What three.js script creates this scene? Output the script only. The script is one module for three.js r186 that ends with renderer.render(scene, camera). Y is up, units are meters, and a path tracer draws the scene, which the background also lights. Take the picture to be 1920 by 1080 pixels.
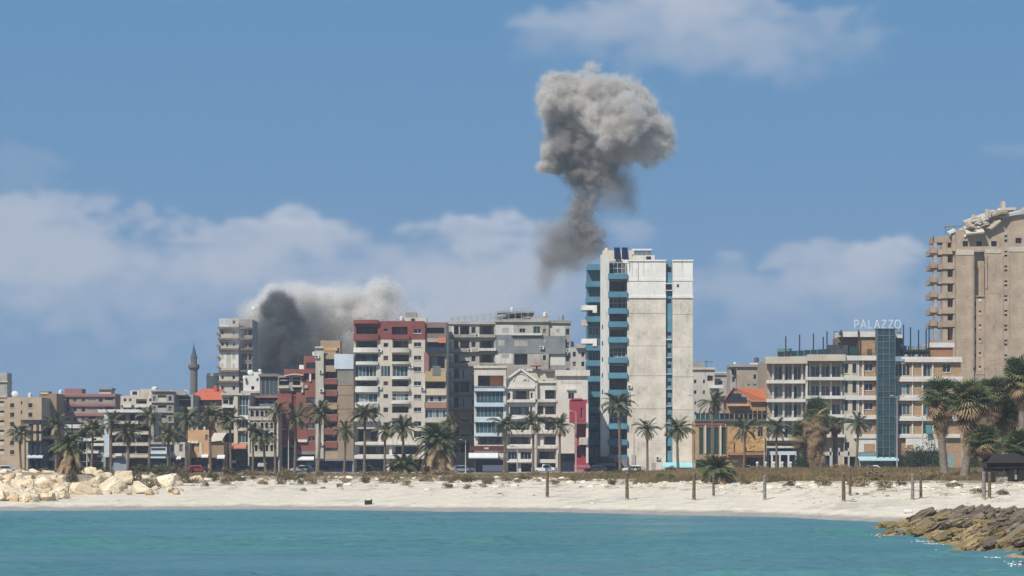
import * as THREE from 'three';
import { mergeGeometries } from 'three/addons/utils/BufferGeometryUtils.js';
import { ImprovedNoise } from 'three/addons/math/ImprovedNoise.js';
import { FontLoader } from 'three/addons/loaders/FontLoader.js';
import { TextGeometry } from 'three/addons/geometries/TextGeometry.js';

// ---------------------------------------------------------------- camera, sky, sun, exposure
const F = 4939, HY = 860, EH = 6;                 // focal length and horizon row (photo pixels), eye height (m)
const scene = new THREE.Scene();
const camera = new THREE.PerspectiveCamera(2 * Math.atan(860 / F) * 180 / Math.PI, 1920 / 1720, 1, 9000);
camera.position.set(0, EH, 0);
camera.setViewOffset(1920, 1720, 0, 0, 1920, 1080);
const renderer = new THREE.WebGLRenderer();
renderer.toneMapping = THREE.LinearToneMapping;
renderer.toneMappingExposure = 1.0;
renderer.shadowMap.enabled = true;
scene.fog = new THREE.FogExp2(new THREE.Color().setRGB(0.80, 0.89, 1.0), 0.00019);
const SUN = new THREE.Vector3(-0.36, 0.74, 0.57).normalize();
const sun = new THREE.DirectionalLight(new THREE.Color().setRGB(1, 0.95, 0.87), 4.9);
sun.name = 'sun'; sun.position.copy(SUN).multiplyScalar(900); sun.target.position.set(0, 0, -450);
sun.position.add(sun.target.position); scene.add(sun, sun.target);
sun.castShadow = true; sun.shadow.mapSize.set(4096, 4096);
Object.assign(sun.shadow.camera, { left: -300, right: 300, top: 260, bottom: -260, near: 10, far: 2000 });

// seeded random
let seed = 7;
const rnd = () => { seed = (seed + 0x6d2b79f5) | 0; let t = Math.imul(seed ^ (seed >>> 15), 1 | seed); t = (t + Math.imul(t ^ (t >>> 7), 61 | t)) ^ t; return ((t ^ (t >>> 14)) >>> 0) / 4294967296; };
const rr = (a, b) => a + (b - a) * rnd();
const pick = (a) => a[Math.floor(rnd() * a.length)];
const clamp = (x, a = 0, b = 1) => Math.min(b, Math.max(a, x));
const sst = (a, b, x) => { const t = clamp((x - a) / (b - a)); return t * t * (3 - 2 * t); };
const lerp = (a, b, t) => a + (b - a) * t;
const IN = new ImprovedNoise();
const noise = (x, y, z = 0) => IN.noise(x, y, z);
const fbm = (x, y, z = 0, o = 4) => { let s = 0, a = 0.5; for (let i = 0; i < o; i++) { s += a * noise(x, y, z); x = x * 2.03 + 11.3; y = y * 2.03 + 5.7; z = z * 2.03 + 3.1; a *= 0.5; } return s; };
const rgb = (r, g, b) => new THREE.Color().setRGB(r, g, b);
const WX = (px, D) => (px - 960) / F * D, WY = (py, D) => EH - (py - HY) / F * D;

// ---- sky: clear air and clouds over the whole dome
function makeSky() {
  const W = 4096, Hh = 2048, data = new Float32Array(W * Hh * 4), cov = new Float32Array(W * Hh), lum = new Float32Array(W * Hh), d2 = Math.PI / 180;
  const puff = (az, el, ra, re, k, rim, n) => {   // az clockwise from straight ahead (-z), degrees
    const c0 = Math.floor(((az - ra * 1.6 - 90) / 360 + 0.5) * W), c1 = Math.ceil(((az + ra * 1.6 - 90) / 360 + 0.5) * W);
    const r0 = Math.max(Hh / 2, Math.floor(((el - re * 1.7) / 180 + 0.5) * Hh)), r1 = Math.min(Hh - 1, Math.ceil(((el + re * 1.4) / 180 + 0.5) * Hh));
    for (let r = r0; r <= r1; r++) for (let c = c0; c <= c1; c++) {
      const a = ((c + 0.5) / W - 0.5) * 360 + 90, e = ((r + 0.5) / Hh - 0.5) * 180;
      const wx = fbm(a * 0.55 + n, e * 0.9, n, 3), wy = fbm(a * 0.55 - n, e * 0.9 + 40, n, 3);
      const x = (a - az) / ra + wx * 0.9, y = (e - el) / re + wy * 0.9;
      const q = Math.hypot(x, y > 0 ? y * 1.15 : y * 0.62);
      if (q > 1.35) continue;
      const det = fbm(a * 1.6 + n * 3, e * 2.6, n, 5);
      const edge = y > 0 ? 0.34 : 0.8;                       // crisp crown, trailing base
      let m = sst(1.0, 1.0 - edge, q + det * 0.75) * k;
      m *= 0.72 + 0.7 * clamp(0.5 + det);
      const i = r * W + ((c % W) + W) % W;
      const top = sst(0.1, 0.85, y) * rim * clamp(0.6 + det * 1.6);
      lum[i] = Math.max(lum[i], top * clamp(m * 2)); cov[i] = 1 - (1 - cov[i]) * (1 - clamp(m));
    }
  };
  const P = (px, py, rx, ry, k, rim, n) => puff(Math.atan((px - 960) / F) / d2, Math.atan((860 - py) / F) / d2, rx / 86, ry / 86, k, rim, n);
  // the clouds ahead
  P(1300, 30, 330, 95, 0.42, 0.2, 1.3); P(1290, -5, 120, 60, 0.5, 0.8, 2.9); P(1500, 80, 180, 60, 0.2, 0, 5.2); P(1080, 40, 150, 50, 0.16, 0, 4.4);
  P(60, 430, 250, 80, 0.55, 0.3, 7.7); P(0, 470, 260, 70, 0.3, 0, 17.7); P(20, 320, 150, 50, 0.14, 0, 18.2);
  P(470, 455, 190, 66, 0.56, 0.6, 9.1); P(560, 425, 110, 48, 0.6, 1, 3.4); P(380, 500, 190, 60, 0.34, 0, 6.6); P(270, 400, 30, 9, 0.3, 0, 8.4);
  P(900, 425, 150, 36, 0.62, 1, 12.2); P(960, 470, 160, 60, 0.42, 0.2, 14.9); P(880, 545, 190, 90, 0.6, 0.0, 15.4); P(1180, 430, 60, 25, 0.3, 0.4, 15.9);
  P(1600, 500, 160, 58, 0.5, 0.4, 19.8); P(1655, 478, 85, 30, 0.62, 1, 21.1); P(1370, 480, 36, 16, 0.3, 0.2, 22.7); P(1430, 545, 170, 50, 0.24, 0, 24.4); P(1890, 290, 60, 14, 0.14, 0, 25.5);
  P(280, 540, 520, 95, 0.3, 0, 41.3); P(880, 545, 330, 105, 0.36, 0, 43.9); P(60, 500, 330, 80, 0.26, 0, 46.2); P(1500, 560, 420, 80, 0.2, 0, 48.8); P(700, 480, 260, 60, 0.2, 0, 51.4);
  // the same kind of sky all the way round
  let s2 = 99; const r2 = () => (s2 = (s2 * 16807) % 2147483647) / 2147483647;
  for (let i = 0; i < 150; i++) { const az = 14 + r2() * 332, el = 2.5 + Math.pow(r2(), 1.7) * 20, f = 1 + el / 10; puff(az, el, (1.5 + r2() * 3) * f, (0.5 + r2() * 0.7) * f, 0.22 + r2() * 0.3, r2() * 0.7, i * 1.7 + 30); }
  for (let r = 0; r < Hh; r++) {
    const e = Math.max(0, ((r + 0.5) / Hh - 0.5) * 180), t = Math.pow(clamp(e / 70), 0.55), h = Math.exp(-e / 3.6), z = sst(0, 60, e);
    for (let c = 0; c < W; c++) {
      const i = r * W + c, o = i * 4, k = clamp(cov[i] * 1.3, 0, 0.95), l = lum[i];
      const n = r > Hh / 2 ? 0 : 0;
      const R = lerp(0.112, 0.08, z) + h * 0.13, G = lerp(0.278, 0.215, z) + h * 0.075, B = lerp(0.505, 0.45, z) + h * 0.01;
      data[o] = lerp(R, 0.44 + l * 0.3, k); data[o + 1] = lerp(G, 0.50 + l * 0.28, k); data[o + 2] = lerp(B, 0.61 + l * 0.22, k); data[o + 3] = 1;
    }
  }
  const tx = new THREE.DataTexture(data, W, Hh, THREE.RGBAFormat, THREE.FloatType);
  tx.mapping = THREE.EquirectangularReflectionMapping; tx.magFilter = THREE.LinearFilter; tx.minFilter = THREE.LinearFilter; tx.needsUpdate = true;
  return tx;
}
scene.background = makeSky();
scene.environment = scene.background;

// ---------------------------------------------------------------- textures and materials
function tex(n, fn, metresX, metresY = metresX, srgb = true) {   // fn(u, v) -> [r, g, b] in linear values; tiles by wrapping
  const d = new Uint8Array(n * n * 4), enc = (c) => { c = clamp(c); return 255 * (srgb ? (c <= 0.0031308 ? c * 12.92 : 1.055 * Math.pow(c, 1 / 2.4) - 0.055) : c); };
  for (let y = 0; y < n; y++) for (let x = 0; x < n; x++) { const v = fn(x / n, y / n), o = (y * n + x) * 4, g = Array.isArray(v) ? v : [v, v, v]; d[o] = enc(g[0]); d[o + 1] = enc(g[1]); d[o + 2] = enc(g[2]); d[o + 3] = 255; }
  const t = new THREE.DataTexture(d, n, n); t.wrapS = t.wrapT = THREE.RepeatWrapping; t.magFilter = THREE.LinearFilter; t.minFilter = THREE.LinearMipmapLinearFilter; t.generateMipmaps = true;
  if (srgb) t.colorSpace = THREE.SRGBColorSpace; t.repeat.set(1 / metresX, 1 / metresY); t.needsUpdate = true; return t;
}
const VT = new Float32Array(4096); for (let i = 0; i < 4096; i++) VT[i] = rnd() * 2 - 1;
function ring(u, v, k, z = 0, o = 4, kv = k) {              // value noise that tiles over 0..1
  let s = 0, a = 0.5;
  for (let i = 0; i < o; i++) {
    const x = u * k, y = v * kv, xi = Math.floor(x), yi = Math.floor(y), fx = x - xi, fy = y - yi, wx = fx * fx * (3 - 2 * fx), wy = fy * fy * (3 - 2 * fy), zz = z * 131 + i * 57;
    const x0 = ((xi % k) + k) % k, x1 = (x0 + 1) % k, y0 = ((yi % kv) + kv) % kv, y1 = (y0 + 1) % kv, h = (p, q) => VT[(p * 73 + q * 1021 + zz * 17 + ((p * q) % 61) * 7) & 4095];
    s += a * lerp(lerp(h(x0, y0), h(x1, y0), wx), lerp(h(x0, y1), h(x1, y1), wx), wy); k *= 2; kv *= 2; a *= 0.5;
  }
  return s * 0.8;
}
const T = {};
T.plaster = tex(256, (u, v) => 0.86 + 0.20 * ring(u, v, 5, 1) + 0.14 * ring(u, v, 40, 2, 2), 7);
T.stain = tex(512, (u, v) => { const s = ring(u, v, 34, 3, 3, 6), b = ring(u, v, 5, 4), dirt = clamp(0.5 + 2.1 * s * (0.4 + b * 2)); const k = 0.90 - 0.24 * clamp(dirt - 0.55) * 2 + 0.2 * b + 0.10 * ring(u, v, 60, 5, 2); return [k, k * 0.985, k * 0.96]; }, 13, 17);
T.concrete = tex(512, (u, v) => { const b = ring(u, v, 6, 6, 5), k = 0.84 + 0.36 * b + 0.16 * ring(u, v, 50, 7, 2) - 0.22 * clamp(ring(u, v, 26, 8, 3, 5) * 2 - 0.3); return [k * 1.01, k, k * 0.97]; }, 11);
T.stone = tex(512, (u, v) => { const row = Math.floor(v * 28), uu = u * 14 + (row % 2) * 0.5, cx = uu - Math.floor(uu), cy = v * 28 - row, m = (cx < 0.05 || cy < 0.09) ? 0.72 : 1, h = noise(Math.floor(uu) * 3.7 % 51, row * 2.3, 9) * 0.34; const k = m * (0.86 + h + 0.16 * ring(u, v, 40, 9, 2)); return [k, k * 0.98, k * 0.94]; }, 5.6);
T.rock = tex(512, (u, v) => { const b = ring(u, v, 7, 11, 6), c = ring(u, v, 3, 12), k = 0.84 + 0.55 * b; return [k, k * (0.97 + 0.08 * c), k * (0.92 + 0.2 * c)]; }, 5);
T.rockBump = tex(512, (u, v) => 0.5 + 0.8 * ring(u, v, 9, 13, 6), 3, 3, false);
T.sand = tex(512, (u, v) => { const b = ring(u, v, 5, 14, 5), s = ring(u, v, 70, 15, 2), p = clamp(ring(u, v, 26, 16, 3) * 3 - 0.75), k = 0.88 + 0.24 * b + 0.3 * s - 0.3 * p; return [k, k * 0.985, k * 0.95]; }, 9);
T.sandBump = tex(512, (u, v) => 0.5 + 0.5 * ring(u, v, 14, 17, 5) + 0.3 * ring(u, v, 60, 18, 2), 7, 7, false);
T.bark = tex(256, (u, v) => { const k = 0.8 + 0.5 * ring(u, v, 12, 19, 4) - ((v * 10) % 1 < 0.2 ? 0.25 : 0); return [k, k * 0.95, k * 0.88]; }, 1.5, 2.2);
T.cloth = tex(128, (u, v) => 0.9 + 0.2 * ring(u, v, 9, 20, 3), 2);
T.tile = tex(256, (u, v) => { const col = u * 16, row = v * 12, k = 0.72 + 0.28 * Math.sin((col % 1) * Math.PI) - ((row % 1) < 0.1 ? 0.2 : 0) + 0.28 * noise(Math.floor(col) * 5.1, Math.floor(row) * 3.3, 4); return [k, k * 0.97, k * 0.94]; }, 3.6);
T.tileBump = tex(128, (u, v) => Math.abs(Math.sin(u * 8 * Math.PI)), 1.8, 1.8, false);
T.ripple = tex(512, (u, v) => 0.5 + 0.55 * ring(u, v, 8, 21, 5, 14), 9, 9, false);
T.water = tex(512, (u, v) => { const b = ring(u, v, 3, 22, 4, 6), c = ring(u, v, 9, 23, 4, 18); return [0.88 - 0.2 * b + 0.34 * c, 0.84 + 0.06 * b + 0.24 * c, 0.87 - 0.06 * b + 0.2 * c]; }, 110, 110);
T.grit = tex(256, (u, v) => 0.8 + 0.35 * ring(u, v, 9, 24, 4) + 0.25 * ring(u, v, 60, 25, 2), 6);

const matCache = new Map();
function M(kind, r, g, b, o = {}) {
  const key = kind + [r, g, b].map((x) => x.toFixed(3)) + JSON.stringify(o);
  if (matCache.has(key)) return matCache.get(key);
  const m = new THREE.MeshStandardMaterial({ color: rgb(r, g, b), roughness: 0.9, side: THREE.DoubleSide, ...o }); m.name = kind;
  if (T[kind]) m.map = T[kind];
  if (kind === 'rock') { m.bumpMap = T.rockBump; m.bumpScale = 0.25; }
  if (kind === 'tile') { m.bumpMap = T.tileBump; m.bumpScale = 0.05; }
  matCache.set(key, m); return m;
}
const glass = (r, g, b, rough = 0.08) => M('glass', r, g, b, { roughness: rough, metalness: 0 });
const GL = { dark: glass(0.022, 0.027, 0.033), darker: glass(0.012, 0.013, 0.016), teal: glass(0.035, 0.075, 0.085), blue: glass(0.05, 0.10, 0.12), navy: glass(0.015, 0.025, 0.06), green: glass(0.02, 0.06, 0.045), curtain: glass(0.13, 0.12, 0.105, 0.3), pale: glass(0.22, 0.26, 0.27, 0.2) };
const FR = { white: M('paint', 0.62, 0.62, 0.60, { roughness: 0.5 }), alu: M('paint', 0.35, 0.36, 0.36, { roughness: 0.45 }), dark: M('paint', 0.05, 0.05, 0.055, { roughness: 0.5 }), brown: M('paint', 0.10, 0.06, 0.04, { roughness: 0.6 }), black: M('paint', 0.018, 0.019, 0.022, { roughness: 0.6 }) };

// ---------------------------------------------------------------- geometry helpers
const names = new Map();
const numbered = (n) => { const k = names.get(n) ?? 0; names.set(n, k + 1); return k ? n + '_' + String(k).padStart(3, '0') : n; };
function geo(pos, uv, idx, nor) { const g = new THREE.BufferGeometry(); g.setAttribute('position', new THREE.Float32BufferAttribute(pos, 3)); g.setAttribute('uv', new THREE.Float32BufferAttribute(uv, 2)); if (nor) g.setAttribute('normal', new THREE.Float32BufferAttribute(nor, 3)); g.setIndex(idx); if (!nor) g.computeVertexNormals(); return g; }
class QB {                                           // collects quads with uv in metres
  constructor() { this.p = []; this.u = []; this.n = []; this.i = []; }
  quad(a, b, c, d, ua, ub, uc, ud) {
    const k = this.p.length / 3; this.p.push(...a, ...b, ...c, ...d); this.u.push(...ua, ...ub, ...uc, ...ud);
    const e = [b[0] - a[0], b[1] - a[1], b[2] - a[2]], f = [d[0] - a[0], d[1] - a[1], d[2] - a[2]];
    let n = [e[1] * f[2] - e[2] * f[1], e[2] * f[0] - e[0] * f[2], e[0] * f[1] - e[1] * f[0]]; const l = Math.hypot(...n) || 1; n = n.map((x) => x / l);
    this.n.push(...n, ...n, ...n, ...n); this.i.push(k, k + 1, k + 2, k, k + 2, k + 3); return this;
  }
  z(x0, y0, x1, y1, z) { return this.quad([x0, y0, z], [x1, y0, z], [x1, y1, z], [x0, y1, z], [x0, y0], [x1, y0], [x1, y1], [x0, y1]); }
  x(z0, y0, z1, y1, x) { return this.quad([x, y0, z0], [x, y0, z1], [x, y1, z1], [x, y1, z0], [z0, y0], [z1, y0], [z1, y1], [z0, y1]); }
  y(x0, z0, x1, z1, y) { return this.quad([x0, y, z0], [x1, y, z0], [x1, y, z1], [x0, y, z1], [x0, z0], [x1, z0], [x1, z1], [x0, z1]); }
  box(x0, y0, z0, x1, y1, z1) { if (x0 > x1) [x0, x1] = [x1, x0]; if (y0 > y1) [y0, y1] = [y1, y0]; if (z0 > z1) [z0, z1] = [z1, z0]; this.z(x0, y0, x1, y1, z1); this.z(x1, y0, x0, y1, z0); this.x(z1, y0, z0, y1, x1); this.x(z0, y0, z1, y1, x0); this.y(x0, z1, x1, z0, y1); this.y(x0, z0, x1, z1, y0); return this; }
  bar(a, b, w, h = w) {                              // a square bar from a to b
    const A = new THREE.Vector3(...a), B = new THREE.Vector3(...b), d = B.clone().sub(A), L = d.length(); d.normalize();
    const s = Math.abs(d.y) > 0.9 ? new THREE.Vector3(1, 0, 0) : new THREE.Vector3(0, 1, 0), X = s.clone().cross(d).normalize().multiplyScalar(w / 2), Y = d.clone().cross(X).normalize().multiplyScalar(h / 2);
    const c = (P, i, j) => P.clone().addScaledVector(X, i).addScaledVector(Y, j).toArray();
    for (const [i, j, k, l] of [[-1, -1, 1, -1], [1, -1, 1, 1], [1, 1, -1, 1], [-1, 1, -1, -1]]) this.quad(c(A, i, j), c(A, k, l), c(B, k, l), c(B, i, j), [0, 0], [w, 0], [w, L], [0, L]);
    this.quad(c(A, -1, -1), c(A, -1, 1), c(A, 1, 1), c(A, 1, -1), [0, 0], [0, h], [w, h], [w, 0]); this.quad(c(B, -1, -1), c(B, 1, -1), c(B, 1, 1), c(B, -1, 1), [0, 0], [w, 0], [w, h], [0, h]);
    return this;
  }
  get geo() { return geo(this.p, this.u, this.i, this.n); }
  add(name, m, parent) { return put(name, this.geo, m, parent); }
}
function put(name, g, m, parent) { const o = new THREE.Mesh(g, m); o.castShadow = o.receiveShadow = true; if (parent && parent !== scene) { o.name = name; parent.add(o); } else { o.name = numbered(name); scene.add(o); } return o; }
const tag = (o, label, category, group, kind) => { o.userData = { ...(label && { label }), ...(category && { category }), ...(group && { group }), ...(kind && { kind }) }; return o; };
function thing(name, label, category, group, x = 0, y = 0, z = 0) { const o = new THREE.Group(); o.name = numbered(name); o.position.set(x, y, z); scene.add(o); return tag(o, label, category, group); }
function dup(o, x, y, z, ry = 0, s = 1, label) { const c = o.clone(); c.name = numbered(o.name.replace(/_\d{3}$/, '')); c.position.set(x, y, z); c.rotation.y = ry; c.scale.setScalar(s); c.userData = { ...o.userData }; if (label) c.userData.label = label; scene.add(c); return c; }
const flat = (g) => { const n = g.index ? g.toNonIndexed() : g; return n; };
const merge = (list) => mergeGeometries(list.map((g) => { const n = g.index ? g.toNonIndexed() : g; for (const k of Object.keys(n.attributes)) if (!['position', 'normal', 'uv'].includes(k)) n.deleteAttribute(k); return n; }));
const cyl = (r0, r1, h, n = 10) => new THREE.CylinderGeometry(r1, r0, h, n).translate(0, h / 2, 0);   // base radius, top radius

// ---------------------------------------------------------------- terrain: sea, beach, dune, town ground
const G = 3.2;
const SHORE = [[-400, 300], [-120, 302], [-59, 305.5], [-30, 312], [0, 299], [26, 274], [36, 249], [60, 222], [120, 180], [400, 120]];
const shoreD = (x) => { for (let i = 1; i < SHORE.length; i++) if (x <= SHORE[i][0]) { const [a, p] = SHORE[i - 1], [b, q] = SHORE[i]; return lerp(p, q, sst(0, 1, (x - a) / (b - a)) * 0.6 + (x - a) / (b - a) * 0.4); } return 120; };
const PROF = [[-60, -3.5], [-15, -1], [0, 0], [6, 0.42], [9, 0.74], [11, 0.8], [22, 1.32], [40, 2.2], [60, 2.85], [80, 3.15], [110, 3.2], [9999, 3.2]];
function groundH(x, D) {
  const t = D - shoreD(x) + 1.6 * fbm(x * 0.05, 3.3, 0, 3);
  let h = PROF[0][1];
  for (let i = 1; i < PROF.length; i++) if (t <= PROF[i][0]) { const [a, p] = PROF[i - 1], [b, q] = PROF[i]; h = t < a ? p : lerp(p, q, (t - a) / (b - a)); break; }
  const rough = sst(26, 50, t) * (1 - sst(450, 470, D)), fine = sst(2, 12, t) * (1 - sst(470, 485, D));
  h += rough * (0.42 * fbm(x * 0.16, D * 0.10, 2, 4) + 0.12 * fbm(x * 0.7, D * 0.5, 5, 3)) + fine * (0.05 * fbm(x * 0.4, D * 0.25, 9, 3) + 0.025 * fbm(x * 1.7, D * 0.9, 7, 2));
  h += 0.75 * sst(14, 34, x) * sst(350, 395, D) * (1 - sst(440, 478, D));
  if (D > 478) h = lerp(h, G, sst(478, 484, D));
  return h;
}
const place = (px, py) => { let D = 150; for (; D < 600; D += 0.5) { if (HY + (EH - groundH(WX(px, D), D)) / D * F <= py) break; } const x = WX(px, D); return { x, D, y: groundH(x, D), z: -D, s: D / F }; };
{
  const xs = [], ds = [];
  for (let x = -420; x < -90; x += 8) xs.push(x); for (let x = -90; x < 100; x += 0.55) xs.push(x); for (let x = 100; x <= 420; x += 8) xs.push(x);
  for (let d = 120; d < 235; d += 5) ds.push(d); for (let d = 235; d < 400; d += 0.75) ds.push(d); for (let d = 400; d <= 486; d += 1.5) ds.push(d); ds.push(520, 800, 1500);
  const p = [], u = [], c = [], ix = [], nx = xs.length;
  for (const d of ds) for (const x of xs) {
    const X = d > 486 ? x * (d / 486) ** 1.2 : x, h = groundH(X, d); p.push(X, h, -d); u.push(X, d);
    const t = d - shoreD(X) + 1.6 * fbm(X * 0.05, 3.3, 0, 3), n = fbm(X * 0.08, d * 0.05, 31, 4), n2 = fbm(X * 0.5, d * 0.3, 33, 3);
    // wet sand, dry shell sand, litter and earth under the dune scrub: colours of the matter itself
    let k = [0.76, 0.675, 0.535];
    const right = sst(-5, 30, X), earth = sst(0.35, 0.6, sst(lerp(44, 66, right), lerp(84, 92, right), t + n * 30 + n2 * 14)), wet = (1 - sst(3, 7.5, t + n2 * 4)) * 0.95, drift = sst(0.10, 0.24, n + n2 * 0.7) * sst(8, 14, t) * (1 - sst(20, 34, t)) * 0.4;
    k = k.map((v, i) => lerp(v, [0.31, 0.29, 0.26][i], Math.max(wet * 0.9, drift)));
    const spot = sst(0.12, 0.2, fbm(X * 0.45, d * 0.22, 37, 4)) * sst(24, 44, t) * (1 - earth);
    k = k.map((v, i) => lerp(v, [0.40, 0.30, 0.19][i], spot * 0.75)); k = k.map((v, i) => lerp(v, [0.27, 0.19, 0.105][i], earth * 0.85));
    if (d > 484) k = [0.22, 0.2, 0.175];
    c.push(...k);
  }
  for (let j = 0; j < ds.length - 1; j++) for (let i = 0; i < nx - 1; i++) { const a = j * nx + i; ix.push(a, a + 1, a + nx + 1, a, a + nx + 1, a + nx); }
  const g = geo(p, u, ix); g.setAttribute('color', new THREE.Float32BufferAttribute(c, 3));
  const m = new THREE.MeshStandardMaterial({ map: T.sand, bumpMap: T.sandBump, bumpScale: 0.12, roughness: 0.95, vertexColors: true, side: THREE.DoubleSide }); m.name = 'sand';
  tag(put('beach', g, m), 'pale sand beach rising to a scrubby dune and the town', 'beach', null, 'structure');
}
{ // sea: real waves where the camera sees them, a plain sheet beyond
  const p = [], u = [], ix = [], rows = [], N = 440;
  for (let d = 100; d < 316; d += d < 200 ? 0.3 : 0.48) rows.push(d);
  const H = (x, d) => {
    const near = (1 - 0.85 * sst(34, 3, shoreD(x) - d)) * clamp(0.75 + 1.9 * fbm(x * 0.03, d * 0.045, 47, 3), 0.3, 1.6);
    const w = fbm(x * 0.05, d * 0.09, 41, 2) * 2;
    return 0.10 * Math.sin(d * 0.33 + 1.6 * w) * near + near * (0.10 * Math.sin(d * 0.92 + x * 0.16 + 2.6 * w) + 0.075 * Math.sin(d * 1.7 - x * 0.3 + 3.4 * w + 1) + 0.32 * fbm(x * 0.34, d * 0.8, 43, 3) + 0.2 * fbm(x * 1.1, d * 2.2, 44, 2)) - 0.02;
  };
  for (const d of rows) { const half = d * 0.23 + 6; for (let i = 0; i <= N; i++) { const x = -half + 2 * half * i / N; p.push(x, H(x, d), -d); u.push(x, d); } }
  for (let j = 0; j < rows.length - 1; j++) for (let i = 0; i < N; i++) { const a = j * (N + 1) + i; ix.push(a, a + 1, a + N + 2, a, a + N + 2, a + N + 1); }
  const m = new THREE.MeshPhysicalMaterial({ color: rgb(0.08, 0.218, 0.202), map: T.water, bumpMap: T.ripple, bumpScale: 0.14, roughness: 0.28, ior: 1.33, side: THREE.DoubleSide }); m.name = 'sea_water';
  const sea = put('sea', geo(p, u, ix), m); tag(sea, 'teal sea with small wind ripples along the beach', 'sea', null, 'structure');
  const far = new QB(); far.y(-1500, 900, 1500, -100, -0.12); far.y(-1500, -100, -20, -330, -0.14); far.y(20, -100, 1500, -330, -0.14); far.add('open_water', m, sea);
}
{ // coast road and promenade behind the dune
  const r = new QB(); r.y(-400, -489, 400, -501, G + 0.01); tag(r.add('road', M('grit', 0.06, 0.06, 0.062)), 'asphalt coast road between dune and buildings', 'road', null, 'structure');
  const k = new QB(); k.box(-400, G - 0.5, -489, 400, G + 0.14, -486); tag(k.add('pavement', M('concrete', 0.36, 0.34, 0.31)), 'promenade pavement with kerb along the dune', 'pavement', null, 'structure');
  const k2 = new QB(); k2.box(-400, G - 0.5, -506, 400, G + 0.14, -501); tag(k2.add('pavement', M('concrete', 0.34, 0.32, 0.30)), 'pavement with kerb in front of the shops', 'pavement', null, 'structure');
}

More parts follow.
